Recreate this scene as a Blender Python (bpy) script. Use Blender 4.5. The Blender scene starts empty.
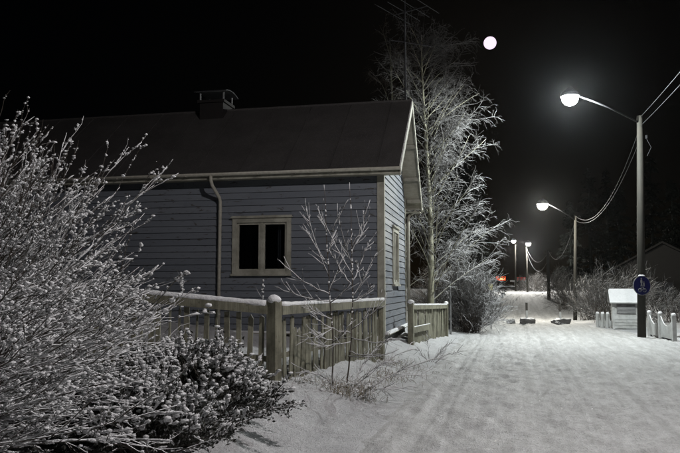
import bpy, math, random
import numpy as np
from mathutils import Vector

# ------------------------------------------------------------------ camera
SC = bpy.context.scene
COL = SC.collection
EYE = 1.7
PITCH = math.atan((287 - 226.5) / 700)
cd = bpy.data.cameras.new('camera'); cam = bpy.data.objects.new('camera', cd); COL.objects.link(cam)
cd.sensor_width = 36.0; cd.lens = 36.0 * 700 / 680; cd.clip_start = 0.05; cd.clip_end = 6000
cam.location = (0, 0, EYE); cam.rotation_euler = (math.pi / 2 + PITCH, 0, 0)
SC.camera = cam
# ------------------------------------------------------------------ night sky
MOON_AZ, MOON_EL = math.radians(12.1), math.radians(19.4)
w = bpy.data.worlds.new('World'); SC.world = w; w.use_nodes = True
nt = w.node_tree; bg = nt.nodes['Background']
sky = nt.nodes.new('ShaderNodeTexSky'); sky.sky_type = 'NISHITA'; sky.sun_disc = False
sky.sun_elevation = MOON_EL; sky.sun_rotation = MOON_AZ
nt.links.new(sky.outputs[0], bg.inputs[0]); bg.inputs[1].default_value = 0.00010
# moonlight
sl = bpy.data.lights.new('moonlight', 'SUN'); sl.energy = 0.006; sl.angle = math.radians(0.5); sl.color = (1, 0.95, 0.9)
so = bpy.data.objects.new('moonlight', sl); COL.objects.link(so); so.location = (20, 60, 40)
MDIR = Vector((math.sin(MOON_AZ) * math.cos(MOON_EL), math.cos(MOON_AZ) * math.cos(MOON_EL), math.sin(MOON_EL)))
so.rotation_euler = MDIR.to_track_quat('Z', 'Y').to_euler()
# ------------------------------------------------------------------ exposure
vs = SC.view_settings; vs.view_transform = 'Standard'; vs.look = 'None'; vs.exposure = 0.0; vs.gamma = 1.0; vs.use_curve_mapping = False
SC.render.engine = 'CYCLES'; SC.cycles.use_denoising = True
SC.cycles.max_bounces = 4; SC.cycles.diffuse_bounces = 2; SC.cycles.volume_bounces = 0; SC.cycles.glossy_bounces = 2; SC.cycles.transmission_bounces = 4
SC.cycles.transparent_max_bounces = 8; SC.cycles.caustics_reflective = False; SC.cycles.caustics_refractive = False

HAZE = 0.000045
rng = np.random.default_rng(7); random.seed(7)
# ------------------------------------------------------------------ helpers
def at(px, py, Y):
    dx = (px - 340) / 700; du = (226.5 - py) / 700
    y = math.cos(PITCH) - du * math.sin(PITCH); z = math.sin(PITCH) + du * math.cos(PITCH)
    t = Y / y
    return np.array([dx * t, Y, EYE + z * t])

def hash2(ix, iy, seed):
    n = (ix.astype(np.int64) * 374761393 + iy.astype(np.int64) * 668265263 + seed * 974711) & 0x7fffffff
    n = ((n ^ (n >> 13)) * 1274126177) & 0x7fffffff
    return ((n ^ (n >> 16)) & 0xffff) / 65535.0

def vnoise(x, y, seed=0):
    x = np.asarray(x, float); y = np.asarray(y, float)
    ix = np.floor(x); iy = np.floor(y); fx = x - ix; fy = y - iy
    fx = fx * fx * (3 - 2 * fx); fy = fy * fy * (3 - 2 * fy)
    a = hash2(ix, iy, seed); b = hash2(ix + 1, iy, seed); c = hash2(ix, iy + 1, seed); d = hash2(ix + 1, iy + 1, seed)
    return (a * (1 - fx) + b * fx) * (1 - fy) + (c * (1 - fx) + d * fx) * fy - 0.5

def fbm(x, y, seed=0, o=4):
    r = 0; a = 1.0
    for k in range(o):
        r = r + a * vnoise(x * 2 ** k + 13.7 * k, y * 2 ** k - 7.1 * k, seed + k); a *= 0.5
    return r

def sstep(a, b, x):
    t = np.clip((np.asarray(x, float) - a) / (b - a), 0, 1); return t * t * (3 - 2 * t)

class MB:
    def __init__(s): s.V = []; s.T = []; s.Q = []; s.n = 0
    def add(s, V, tris=None, quads=None):
        V = np.asarray(V, float).reshape(-1, 3)
        if tris is not None and len(tris): s.T.append(np.asarray(tris, np.int64).reshape(-1, 3) + s.n)
        if quads is not None and len(quads): s.Q.append(np.asarray(quads, np.int64).reshape(-1, 4) + s.n)
        s.V.append(V); s.n += len(V); return s
    def box(s, a, b):
        x0, y0, z0 = a; x1, y1, z1 = b
        return s.hexa([(x0, y0, z0), (x1, y0, z0), (x1, y1, z0), (x0, y1, z0), (x0, y0, z1), (x1, y0, z1), (x1, y1, z1), (x0, y1, z1)])
    def hexa(s, P):
        return s.add(P, quads=[(0, 3, 2, 1), (4, 5, 6, 7), (0, 1, 5, 4), (1, 2, 6, 5), (2, 3, 7, 6), (3, 0, 4, 7)])
    def prism(s, poly, d):
        """poly: closed 3D outline, extruded by vector d"""
        P = np.asarray(poly, float); n = len(P); D = np.asarray(d, float)
        V = np.vstack([P, P + D]); q = [(i, (i + 1) % n, n + (i + 1) % n, n + i) for i in range(n)]
        V2 = np.vstack([V, P.mean(0), (P + D).mean(0)])
        t = [((i + 1) % n, i, 2 * n) for i in range(n)] + [(n + i, n + (i + 1) % n, 2 * n + 1) for i in range(n)]
        return s.add(V2, tris=t, quads=q)
    def tubes(s, P, R, k=4, caps=True):
        """P (M,n,3) paths, R (M,n) radii"""
        P = np.asarray(P, float); R = np.asarray(R, float); M, n, _ = P.shape
        T = np.empty_like(P); T[:, 1:-1] = P[:, 2:] - P[:, :-2]; T[:, 0] = P[:, 1] - P[:, 0]; T[:, -1] = P[:, -1] - P[:, -2]
        T /= np.linalg.norm(T, axis=2, keepdims=True) + 1e-9
        mean = T.mean(1); ref = np.where(np.abs(mean[:, 2:3]) > 0.8, np.array([[1.0, 0, 0]]), np.array([[0, 0, 1.0]]))
        A = np.cross(T, ref[:, None, :]); A /= np.linalg.norm(A, axis=2, keepdims=True) + 1e-9
        B = np.cross(T, A)
        ang = np.arange(k) * 2 * math.pi / k
        V = P[:, :, None, :] + R[:, :, None, None] * (np.cos(ang)[None, None, :, None] * A[:, :, None, :] + np.sin(ang)[None, None, :, None] * B[:, :, None, :])
        idx = np.arange(M * n * k).reshape(M, n, k)
        a = idx[:, :-1, :]; b = np.roll(a, -1, 2); c = idx[:, 1:, :]; d = np.roll(c, -1, 2)
        Q = np.stack([a, c, d, b], -1).reshape(-1, 4)
        Vf = V.reshape(-1, 3)
        tr = None
        if caps:
            base = M * n * k; cen = np.concatenate([P[:, 0], P[:, -1]]); ci = base + np.arange(M); ce = base + M + np.arange(M)
            f0 = idx[:, 0, :]; f1 = idx[:, -1, :]
            t0 = np.stack([f0, np.roll(f0, -1, 1), np.repeat(ci[:, None], k, 1)], -1).reshape(-1, 3)
            t1 = np.stack([np.roll(f1, -1, 1), f1, np.repeat(ce[:, None], k, 1)], -1).reshape(-1, 3)
            tr = np.vstack([t0, t1]); Vf = np.vstack([Vf, cen])
        return s.add(Vf, tris=tr, quads=Q)
    def tube(s, pts, rad, k=8):
        pts = np.asarray(pts, float); rad = np.broadcast_to(np.asarray(rad, float), (len(pts),))
        return s.tubes(pts[None], rad[None], k)
    def blobs(s, C, S, jitter=0.18, fine=False):
        """snow lumps: C (M,3) centres, S (M,3) half sizes"""
        tv, tf = OCTA if fine == 'tiny' else ICO2 if fine else ICO1
        C = np.asarray(C, float); S = np.asarray(S, float); M = len(C)
        a = rng.uniform(0, 2 * math.pi, M); ca, sa = np.cos(a), np.sin(a)
        X = tv[None] * (1 + rng.uniform(-jitter, jitter, (M, len(tv), 1)))
        V = np.empty_like(X)
        V[..., 0] = X[..., 0] * ca[:, None] - X[..., 1] * sa[:, None]; V[..., 1] = X[..., 0] * sa[:, None] + X[..., 1] * ca[:, None]; V[..., 2] = X[..., 2]
        V = V * S[:, None, :] + C[:, None, :]
        F = (tf[None] + (np.arange(M) * len(tv))[:, None, None]).reshape(-1, 3)
        return s.add(V.reshape(-1, 3), tris=F)
    def leaves(s, C, D, L, W):
        """small leaf quads: centre C, axis D, length L, width W"""
        C = np.asarray(C, float); D = D / (np.linalg.norm(D, axis=1, keepdims=True) + 1e-9); M = len(C)
        N = rng.normal(size=(M, 3)); B = np.cross(D, N); B /= np.linalg.norm(B, axis=1, keepdims=True) + 1e-9
        L = np.broadcast_to(L, (M,))[:, None]; W = np.broadcast_to(W, (M,))[:, None]
        V = np.stack([C - D * L * .5, C + B * W * .5, C + D * L * .5, C - B * W * .5], 1).reshape(-1, 3)
        Q = np.arange(M * 4).reshape(M, 4)
        return s.add(V, quads=Q)
    def mesh(s, name, smooth=False):
        me = bpy.data.meshes.new(name)
        V = np.vstack(s.V); nT = sum(len(t) for t in s.T); nQ = sum(len(q) for q in s.Q)
        T = np.vstack(s.T) if s.T else np.zeros((0, 3), np.int64); Q = np.vstack(s.Q) if s.Q else np.zeros((0, 4), np.int64)
        me.vertices.add(len(V)); me.vertices.foreach_set('co', V.astype(np.float32).ravel())
        loops = np.concatenate([T.ravel(), Q.ravel()]).astype(np.int32)
        me.loops.add(len(loops)); me.loops.foreach_set('vertex_index', loops)
        tot = np.concatenate([np.full(nT, 3), np.full(nQ, 4)]).astype(np.int32)
        st = np.concatenate([[0], np.cumsum(tot)[:-1]]).astype(np.int32)
        me.polygons.add(nT + nQ); me.polygons.foreach_set('loop_start', st); me.polygons.foreach_set('loop_total', tot)
        me.polygons.foreach_set('use_smooth', np.full(nT + nQ, bool(smooth)))
        me.update(calc_edges=True); me.validate()
        return me
    def build(s, name, mat, parent=None, smooth=False, loc=None):
        me = s.mesh(name, smooth); me.materials.append(MAT[mat])
        return put(name, me, parent, loc)

def put(name, me, parent=None, loc=None, rot=None):
    o = bpy.data.objects.new(name, me); COL.objects.link(o)
    if name in ('branchwork', 'snow_load', 'foliage', 'blade_cluster', 'side_shoot', 'stemwork'): o['kind'] = 'stuff'
    if parent is not None: o.parent = parent
    if loc is not None: o.location = loc
    if rot is not None: o.rotation_euler = rot
    return o

def tag(o, label=None, cat=None, group=None, kind=None):
    if label: o['label'] = label
    if cat: o['category'] = cat
    if group: o['group'] = group
    if kind: o['kind'] = kind
    return o

def thing(name, label, cat, loc=(0, 0, 0), rz=0, group=None):
    o = bpy.data.objects.new(name, None); COL.objects.link(o); o.location = loc; o.rotation_euler = (0, 0, rz); o.empty_display_size = 0.2
    return tag(o, label, cat, group)

def ico(sub):
    import bmesh
    bm = bmesh.new(); bmesh.ops.create_icosphere(bm, subdivisions=sub, radius=1)
    V = np.array([v.co[:] for v in bm.verts]); F = np.array([[v.index for v in f.verts] for f in bm.faces]); bm.free()
    return V, F
ICO1 = ico(1); ICO2 = ico(2); ICO4 = ico(4)
OCTA = (np.array([(1, 0, 0), (-1, 0, 0), (0, 1, 0), (0, -1, 0), (0, 0, 1), (0, 0, -1)], float), np.array([(0, 2, 4), (2, 1, 4), (1, 3, 4), (3, 0, 4), (2, 0, 5), (1, 2, 5), (3, 1, 5), (0, 3, 5)]))

# ------------------------------------------------------------------ materials
MAT = {}
def mat(name):
    m = bpy.data.materials.new(name); m.use_nodes = True; MAT[name] = m
    n = m.node_tree; b = n.nodes['Principled BSDF']
    b.inputs['Specular IOR Level'].default_value = 0.3
    return m, n, b
def N(n, t, **kw):
    x = n.nodes.new(t)
    for k, v in kw.items():
        if k in x.inputs: x.inputs[k].default_value = v
        else: setattr(x, k, v)
    return x
def ramp(n, src, stops):
    r = n.nodes.new('ShaderNodeValToRGB'); e = r.color_ramp.elements
    while len(e) < len(stops): e.new(0.5)
    for q, (p, c) in zip(e, stops): q.position = p; q.color = (*c, 1) if len(c) == 3 else c
    n.links.new(src, r.inputs[0]); return r.outputs[0]
def g(v): return (v, v, v)
def mixc(n, f, a, b, mode='MIX'):
    x = n.nodes.new('ShaderNodeMix'); x.data_type = 'RGBA'; x.blend_type = mode
    for s, i in ((f, 0), (a, 6), (b, 7)):
        if hasattr(s, 'links'): n.links.new(s, x.inputs[i])
        else: x.inputs[i].default_value = s if i == 0 else (*s, 1)
    return x.outputs[2]
def coords(n, scale=(1, 1, 1), rot=(0, 0, 0), obj=False):
    if obj:
        t = n.nodes.new('ShaderNodeTexCoord'); o = t.outputs['Object']
    else:
        t = n.nodes.new('ShaderNodeNewGeometry'); o = t.outputs['Position']
    m = n.nodes.new('ShaderNodeMapping'); m.vector_type = 'TEXTURE'; m.inputs['Scale'].default_value = tuple(1 / v for v in scale); m.inputs['Rotation'].default_value = rot
    n.links.new(o, m.inputs[0]); return m.outputs[0]
def noise(n, co, scale, detail=4, rough=0.55, dist=0.0):
    x = N(n, 'ShaderNodeTexNoise'); x.inputs['Scale'].default_value = scale; x.inputs['Detail'].default_value = detail; x.inputs['Roughness'].default_value = rough; x.inputs['Distortion'].default_value = dist
    n.links.new(co, x.inputs['Vector']); return x.outputs[0]
def bump(n, b, h, strength, dist=0.02, prev=None):
    x = N(n, 'ShaderNodeBump'); x.inputs['Strength'].default_value = strength; x.inputs['Distance'].default_value = dist
    n.links.new(h, x.inputs['Height'])
    if prev is not None: n.links.new(prev, x.inputs['Normal'])
    if b is not None: n.links.new(x.outputs[0], b.inputs['Normal'])
    return x.outputs[0]
def upmask(n, lo, hi, noise_amt=0.35, scale=18):
    """how much snow lies on a face: by how far it faces up, broken by noise"""
    ge = n.nodes.new('ShaderNodeNewGeometry'); sx = n.nodes.new('ShaderNodeSeparateXYZ'); n.links.new(ge.outputs['Normal'], sx.inputs[0])
    nz = noise(n, coords(n), scale, 3)
    m = N(n, 'ShaderNodeMath', operation='MULTIPLY_ADD'); n.links.new(nz, m.inputs[0]); m.inputs[1].default_value = noise_amt * 2; n.links.new(sx.outputs[2], m.inputs[2])
    mr = N(n, 'ShaderNodeMapRange'); mr.inputs[1].default_value = lo + noise_amt; mr.inputs[2].default_value = hi + noise_amt
    n.links.new(m.outputs[0], mr.inputs[0]); return mr.outputs[0]

def snow_mat(name, base, lo, coarse=(1, 1, 1), rotz=0.0, sparkle=True, bs=0.5):
    m, n, b = mat(name); b.inputs['Roughness'].default_value = 0.75; b.inputs['Specular IOR Level'].default_value = 0.25
    co = coords(n, coarse, (0, 0, rotz)); c2 = coords(n)
    n1 = noise(n, co, 2.2, 6, 0.62); n2 = noise(n, c2, 16, 5, 0.6); n3 = noise(n, c2, 70, 3, 0.6)
    c = mixc(n, ramp(n, n1, [(0.35, g(0)), (0.7, g(1))]), lo, base)
    c = mixc(n, ramp(n, n2, [(0.3, g(0.35)), (0.52, g(0))]), c, tuple(v * 0.8 for v in lo))
    if coarse != (1, 1, 1):
        tn = noise(n, coords(n, (4.2, 0.10, 1), (0, 0, rotz)), 1.0, 5, 0.6, 0.3); tf = noise(n, coords(n, (14, 0.35, 1), (0, 0, rotz)), 1.0, 4, 0.6, 0.4)
        c = mixc(n, ramp(n, tn, [(0.34, g(0.42)), (0.52, g(0))]), c, tuple(v * 0.72 for v in lo)); c = mixc(n, ramp(n, tf, [(0.32, g(0.4)), (0.5, g(0))]), c, tuple(v * 0.8 for v in lo))
    n.links.new(c, b.inputs['Base Color'])
    x = bump(n, None, n1, bs, 0.07); x = bump(n, None, n2, bs * 1.8, 0.07, x); x = bump(n, b, n3, bs * 2.0, 0.035, x)
    if sparkle:
        vo = N(n, 'ShaderNodeTexVoronoi', feature='F1'); vo.inputs['Scale'].default_value = 80; n.links.new(c2, vo.inputs['Vector'])
        sp = N(n, 'ShaderNodeSeparateColor'); n.links.new(vo.outputs['Color'], sp.inputs[0])
        pick = N(n, 'ShaderNodeMath', operation='GREATER_THAN'); n.links.new(sp.outputs[2], pick.inputs[0]); pick.inputs[1].default_value = 0.82
        near = N(n, 'ShaderNodeMath', operation='LESS_THAN'); n.links.new(vo.outputs['Distance'], near.inputs[0]); near.inputs[1].default_value = 0.26
        mu = N(n, 'ShaderNodeMath', operation='MULTIPLY'); n.links.new(pick.outputs[0], mu.inputs[0]); n.links.new(near.outputs[0], mu.inputs[1])
        # random crystal facet normals
        cx = N(n, 'ShaderNodeCombineXYZ')
        for i in (0, 1):
            q = N(n, 'ShaderNodeMath', operation='MULTIPLY_ADD'); n.links.new(sp.outputs[i], q.inputs[0]); q.inputs[1].default_value = 1.1; q.inputs[2].default_value = -0.55
            n.links.new(q.outputs[0], cx.inputs[i])
        cx.inputs[2].default_value = 1.0
        nm = N(n, 'ShaderNodeVectorMath', operation='NORMALIZE'); n.links.new(cx.outputs[0], nm.inputs[0])
        gl = N(n, 'ShaderNodeBsdfGlossy'); gl.inputs['Roughness'].default_value = 0.2; gl.inputs['Color'].default_value = (0.6, 0.6, 0.6, 1)
        n.links.new(nm.outputs[0], gl.inputs['Normal'])
        n.links.new(mixc(n, mu.outputs[0], (0, 0, 0), (.12, .12, .12)), gl.inputs['Color'])
        ms = N(n, 'ShaderNodeAddShader'); n.links.new(b.outputs[0], ms.inputs[0]); n.links.new(gl.outputs[0], ms.inputs[1])
        n.links.new(ms.outputs[0], n.nodes['Material Output'].inputs[0])

ROADROT = math.atan(0.243)
snow_mat('snow_ground', (0.80, 0.80, 0.81), (0.66, 0.66, 0.67), bs=0.55)
snow_mat('snow_road', (0.74, 0.74, 0.74), (0.52, 0.515, 0.51), (2.6, 0.5, 1), -ROADROT, bs=0.45)
snow_mat('snow', (0.82, 0.82, 0.83), (0.74, 0.74, 0.75), sparkle=False, bs=0.25)

def wood_mat(name, ca, cb, dirt, snow=True, grain=(40, 40, 2.5), obj=True, lo=0.35, hi=0.8, rough=0.8):
    m, n, b = mat(name); b.inputs['Roughness'].default_value = rough
    co = coords(n, grain, obj=obj); c2 = coords(n)
    n1 = noise(n, co, 1.0, 5, 0.65); n2 = noise(n, c2, 3.0, 4, 0.6); n3 = noise(n, c2, 22, 3, 0.6)
    c = mixc(n, ramp(n, n1, [(0.35, g(0)), (0.65, g(1))]), ca, cb)
    c = mixc(n, ramp(n, n2, [(0.42, g(0)), (0.66, g(0.75))]), c, dirt)
    c = mixc(n, ramp(n, n3, [(0.6, g(0)), (0.72, g(0.6))]), c, dirt)
    if snow: c = mixc(n, upmask(n, lo, hi), c, (0.78, 0.78, 0.79))
    n.links.new(c, b.inputs['Base Color']); bump(n, b, n1, 0.5, 0.006)
wood_mat('fence_wood', (0.27, 0.26, 0.195), (0.16, 0.155, 0.112), (0.065, 0.062, 0.045))
wood_mat('pole_wood', (0.026, 0.024, 0.019), (0.018, 0.016, 0.013), (0.015, 0.015, 0.012), snow=False)
wood_mat('bark', (0.10, 0.085, 0.07), (0.06, 0.05, 0.04), (0.045, 0.04, 0.035), grain=(9, 9, 3), obj=False, lo=0.2, hi=0.7)
wood_mat('white_wood', (0.44, 0.445, 0.44), (0.36, 0.365, 0.36), (0.25, 0.25, 0.235))
wood_mat('trim_paint', (0.35, 0.34, 0.285), (0.30, 0.29, 0.245), (0.16, 0.155, 0.125), lo=0.6, hi=0.9, grain=(6, 6, 1.5))
wood_mat('soffit_wood', (0.36, 0.345, 0.285), (0.30, 0.285, 0.23), (0.2, 0.19, 0.15), snow=False, grain=(3, 20, 20))
wood_mat('dark_wood', (0.08, 0.07, 0.06), (0.05, 0.045, 0.04), (0.04, 0.04, 0.035))

# painted siding: blue-grey, flaking to bare grey wood
m, n, b = mat('siding'); b.inputs['Roughness'].default_value = 0.65
oi = n.nodes.new('ShaderNodeObjectInfo')
cg = coords(n, (1.2, 1.2, 14)); c2 = coords(n)
n1 = noise(n, cg, 2.2, 5, 0.6); n2 = noise(n, c2, 2.6, 5, 0.7); n3 = noise(n, coords(n, (1, 1, 3.4)), 4.2, 7, 0.68, 0.5)
c = mixc(n, oi.outputs['Random'], (0.118, 0.130, 0.151), (0.146, 0.159, 0.180))
c = mixc(n, ramp(n, n1, [(0.3, g(0.35)), (0.6, g(0))]), c, (0.115, 0.122, 0.137))
fl = ramp(n, n3, [(0.60, g(0)), (0.625, g(1))])
c = mixc(n, fl, c, (0.06, 0.057, 0.052))
n.links.new(c, b.inputs['Base Color']); x = bump(n, None, n1, 0.35, 0.004); bump(n, b, fl, -0.6, 0.004, x)
# frosted sheet roof
m, n, b = mat('roof_sheet'); b.inputs['Roughness'].default_value = 0.6; b.inputs['Metallic'].default_value = 0.0
n1 = noise(n, coords(n), 1.2, 6, 0.65); n2 = noise(n, coords(n), 40, 3)
c = mixc(n, ramp(n, n1, [(0.3, g(0)), (0.75, g(1))]), (0.038, 0.035, 0.034), (0.062, 0.058, 0.056))
c = mixc(n, ramp(n, n2, [(0.5, g(0)), (0.75, g(0.3))]), c, (0.19, 0.19, 0.19))
n.links.new(c, b.inputs['Base Color']); bump(n, b, n1, 0.3, 0.02)

def flat(name, col, rough=0.6, metal=0.0, var=0.15, scale=12, snow=None, spec=0.3):
    m, n, b = mat(name); b.inputs['Roughness'].default_value = rough; b.inputs['Metallic'].default_value = metal; b.inputs['Specular IOR Level'].default_value = spec
    nn = noise(n, coords(n), scale, 4)
    c = mixc(n, ramp(n, nn, [(0.3, g(0)), (0.7, g(1))]), tuple(v * (1 - var) for v in col), tuple(min(1, v * (1 + var)) for v in col))
    if snow: c = mixc(n, upmask(n, *snow), c, (0.78, 0.78, 0.79))
    n.links.new(c, b.inputs['Base Color']); bump(n, b, nn, 0.2, 0.005)
    return b
flat('gutter_metal', (0.32, 0.305, 0.26), 0.45, snow=(0.75, 0.98))
flat('foundation', (0.13, 0.13, 0.12), 0.9, scale=6)
flat('curtain_cloth', (0.03, 0.03, 0.032), 0.9)
flat('dark_room', (0.03, 0.03, 0.03), 0.9)
flat('metal_dark', (0.022, 0.022, 0.024), 0.9)
flat('metal_grey', (0.15, 0.15, 0.15), 0.5)
flat('cable_black', (0.025, 0.025, 0.025), 0.6)
flat('brick', (0.012, 0.0105, 0.01), 0.9, snow=(0.9, 1.2))
flat('stone', (0.075, 0.072, 0.07), 0.9, scale=9, snow=(0.62, 0.9))
flat('sign_blue', (0.005, 0.006, 0.048), 0.35, var=0.08, spec=0.4)
flat('sign_white', (0.17, 0.17, 0.17), 0.4, var=0.05)
flat('leaf_dark', (0.045, 0.045, 0.038), 0.8, scale=30)
flat('needle', (0.004, 0.006, 0.004), 0.8, scale=3)
flat('house_dark', (0.009, 0.008, 0.007), 0.8)
flat('grass_dry', (0.20, 0.17, 0.11), 0.9, scale=30, snow=(0.3, 0.8))
flat('plaque_yellow', (0.42, 0.38, 0.12), 0.5)
flat('twig_dark', (0.07, 0.058, 0.048), 0.85, scale=30, snow=(0.30, 0.75))
flat('twig_snowy', (0.085, 0.072, 0.06), 0.85, scale=30, snow=(-0.05, 0.45))
flat('twig_frost', (0.075, 0.072, 0.069), 0.8, scale=9, snow=(0.2, 1.25))
# birch bark
m, n, b = mat('birch_bark'); b.inputs['Roughness'].default_value = 0.75
n1 = noise(n, coords(n, (3, 3, 16)), 1.6, 4, 0.6); n2 = noise(n, coords(n), 4, 4)
c = mixc(n, ramp(n, n2, [(0.35, g(0)), (0.7, g(1))]), (0.17, 0.165, 0.115), (0.27, 0.26, 0.20))
c = mixc(n, ramp(n, n1, [(0.60, g(0)), (0.66, g(1))]), c, (0.06, 0.055, 0.05))
c = mixc(n, upmask(n, 0.4, 0.95), c, (0.78, 0.78, 0.79)); n.links.new(c, b.inputs['Base Color']); bump(n, b, n1, 0.4, 0.01)
# window glass
m, n, b = mat('glass'); out = n.nodes['Material Output']
tr = N(n, 'ShaderNodeBsdfTransparent'); tr.inputs[0].default_value = (0.85, 0.88, 0.9, 1)
gl = N(n, 'ShaderNodeBsdfGlossy'); gl.inputs['Roughness'].default_value = 0.05
fr = N(n, 'ShaderNodeFresnel'); fr.inputs[0].default_value = 1.45
ms = N(n, 'ShaderNodeMixShader'); n.links.new(fr.outputs[0], ms.inputs[0]); n.links.new(tr.outputs[0], ms.inputs[1]); n.links.new(gl.outputs[0], ms.inputs[2]); n.links.new(ms.outputs[0], out.inputs[0])
def globe(name, col, s):
    m, n, b = mat(name); n.nodes.remove(b); e = N(n, 'ShaderNodeEmission'); e.inputs[0].default_value = (*col, 1); e.inputs[1].default_value = s
    t_ = N(n, 'ShaderNodeBsdfTransparent'); t_.inputs[0].default_value = (.97, .97, .97, 1); a_ = N(n, 'ShaderNodeAddShader'); n.links.new(e.outputs[0], a_.inputs[0]); n.links.new(t_.outputs[0], a_.inputs[1]); n.links.new(a_.outputs[0], n.nodes['Material Output'].inputs[0])
def emit(name, col, s):
    m, n, b = mat(name); b.inputs['Base Color'].default_value = (*[min(1, c) for c in col], 1)
    b.inputs['Emission Color'].default_value = (*col, 1); b.inputs['Emission Strength'].default_value = s
emit('moon_glow', (1.0, 0.80, 1.02), 1.15)
globe('lamp_white', (0.93, 1.0, 0.98), 4)
globe('lamp_warm', (1.0, 0.97, 0.82), 4)
globe('lamp_far', (1.0, 0.98, 0.9), 4)
emit('sign_orange', (1.0, 0.10, 0.025), 0.75)
emit('sign_bright', (1.0, 0.50, 0.22), 1.6)
emit('sign_red', (1.0, 0.05, 0.03), 0.07)

# ------------------------------------------------------------------ terrain
KX = 0.243; EDGE0 = -1.89
def road_t(x, y): return (x - (EDGE0 + KX * y)) / math.sqrt(1 + KX * KX)
def road_w(y):
    y = np.asarray(y, float)
    return np.interp(y, [-20, 12, 20, 26, 34, 40, 75, 260], [22, 15, 8.2, 6.6, 5.2, 5.0, 5.4, 6.0])
def base_h(x, y):
    x = np.asarray(x, float); y = np.asarray(y, float)
    t = road_t(x, y); d = -t
    far = 1.15 * sstep(48, 82, y) - 0.16 * np.exp(-((y - 42) / 8.0) ** 2)
    near = 1 - sstep(22, 32, y)
    bank = 0.37 * sstep(0.0, 1.5, d) + 0.085 * np.clip(d - 2.0, 0, 4.5)
    bank2 = 0.25 * sstep(-0.2, 1.8, d) * (1 - near)
    right = 0.10 * sstep(0.0, 1.5, t - road_w(y))
    return far + bank * near + bank2 + right
def rough_h(x, y):
    t = road_t(x, y); off = sstep(-0.25, 0.9, -t)
    edge = np.exp(-((t + 0.15) / 0.35) ** 2)
    h = off * (0.10 * fbm(x * 1.1, y * 1.1, 3, 4) + 0.05 * fbm(x * 4.3, y * 4.3, 9, 3))
    h = h + edge * 0.05 * fbm(x * 3, y * 3, 21, 3)
    h = h + 0.035 * fbm(x * .35, y * .35, 31, 2)
    # footprints and small hollows on the verge
    h = h - off * 0.035 * sstep(0.22, 0.36, fbm(x * 3.1 + 5, y * 3.1, 51, 2))
    offr = sstep(0, 1.2, t - road_w(y))
    return h + offr * 0.08 * fbm(x * 1.3, y * 1.3, 41, 3)
def ground_h(x, y): return base_h(x, y) + rough_h(x, y)
def on_ground(px, py):
    lo, hi = 2.0, 400.0
    Ys = np.geomspace(lo, hi, 4000); P = np.array([at(px, py, q) for q in Ys]); h = base_h(P[:, 0], P[:, 1]) + rough_h(P[:, 0], P[:, 1])
    i = np.argmax(P[:, 2] <= h); return np.array([P[i, 0], P[i, 1], h[i]])
def gz(x, y): return float(ground_h(np.array([x]), np.array([y]))[0])

def axis(bands):
    out = [bands[0][0]]
    for a, b_, st in bands:
        k = max(1, int(round((b_ - a) / st))); out += list(a + (b_ - a) * (np.arange(k) + 1) / k)
    return np.array(out)
gx = axis([(-300, -60, 60), (-60, -20, 4), (-20, -6, 0.6), (-6, -3, 0.15), (-3, 3.5, 0.055), (3.5, 12, 0.25), (12, 34, 0.8), (34, 90, 5), (90, 300, 50)])
gy = axis([(-60, -10, 5), (-10, 2, 0.8), (2, 5, 0.2), (5, 14, 0.05), (14, 26, 0.12), (26, 50, 0.5), (50, 120, 1.4), (120, 260, 8), (260, 400, 35)])
GX, GY = np.meshgrid(gx, gy); GZ = ground_h(GX, GY)
ins = np.minimum(road_t(GX, GY), road_w(GY) - road_t(GX, GY))
GZ = GZ - 0.12 * sstep(0.2, 0.6, ins)
def grid_mesh(X, Y, Z):
    r, c = X.shape; idx = np.arange(r * c).reshape(r, c)
    q = np.stack([idx[:-1, :-1], idx[:-1, 1:], idx[1:, 1:], idx[1:, :-1]], -1).reshape(-1, 4)
    mb = MB(); mb.add(np.stack([X.ravel(), Y.ravel(), Z.ravel()], 1), quads=q); return mb
tag(grid_mesh(GX, GY, GZ).build('ground', 'snow_ground', smooth=True), 'snow covered verge and yards beside the road', None, kind='structure')
# packed snow road, ruts running along it
ry = axis([(-12, 5, 0.8), (5, 15, 0.055), (15, 22, 0.09), (22, 40, 0.15), (40, 110, 0.7), (110, 230, 8)])
rt = np.concatenate([np.linspace(0, 0.5, 130), np.linspace(0.5, 1, 25)[1:]])
RT, RY = np.meshgrid(rt, ry); RW = road_w(RY)
TT = RT * RW; RX = EDGE0 + KX * RY + TT * math.sqrt(1 + KX * KX)
RZ = ground_h(RX, RY)
wob = 0.25 * fbm(RY * 0.12, RY * 0 + 3, 61, 2)
ruts = 0
for c_, wd, dp in ((0.75, .10, .022), (0.95, .05, .012), (1.35, .12, .016), (2.3, .16, .026), (2.62, .06, .014), (3.15, .12, .018), (3.9, .18, .026), (4.5, .08, .014), (5.2, .15, .02), (6.4, .2, .02), (7.6, .2, .02), (9, .2, .02)):
    ruts = ruts - 1.9 * dp * np.exp(-((TT + wob * (0.6 + 0.15 * c_) - c_) / wd) ** 2) * (0.55 + 0.9 * (0.5 + vnoise(RY * 0.3, RY * 0 + c_ * 7, 77)))
lump = 0.034 * np.clip(fbm(RX * 2.2, RY * 1.3, 91, 4), -0.3, 1) + 0.046 * fbm(RX * 6.5, RY * 5.0, 95, 3)
steps = -0.028 * sstep(0.30, 0.40, fbm(RX * 3.4, RY * 2.7, 97, 2)) * sstep(-.1, .25, fbm(RX * .5, RY * .4, 99, 2))
foot = 0
fr = np.random.default_rng(3)
SA = RY * math.sqrt(1 + KX * KX)
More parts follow.
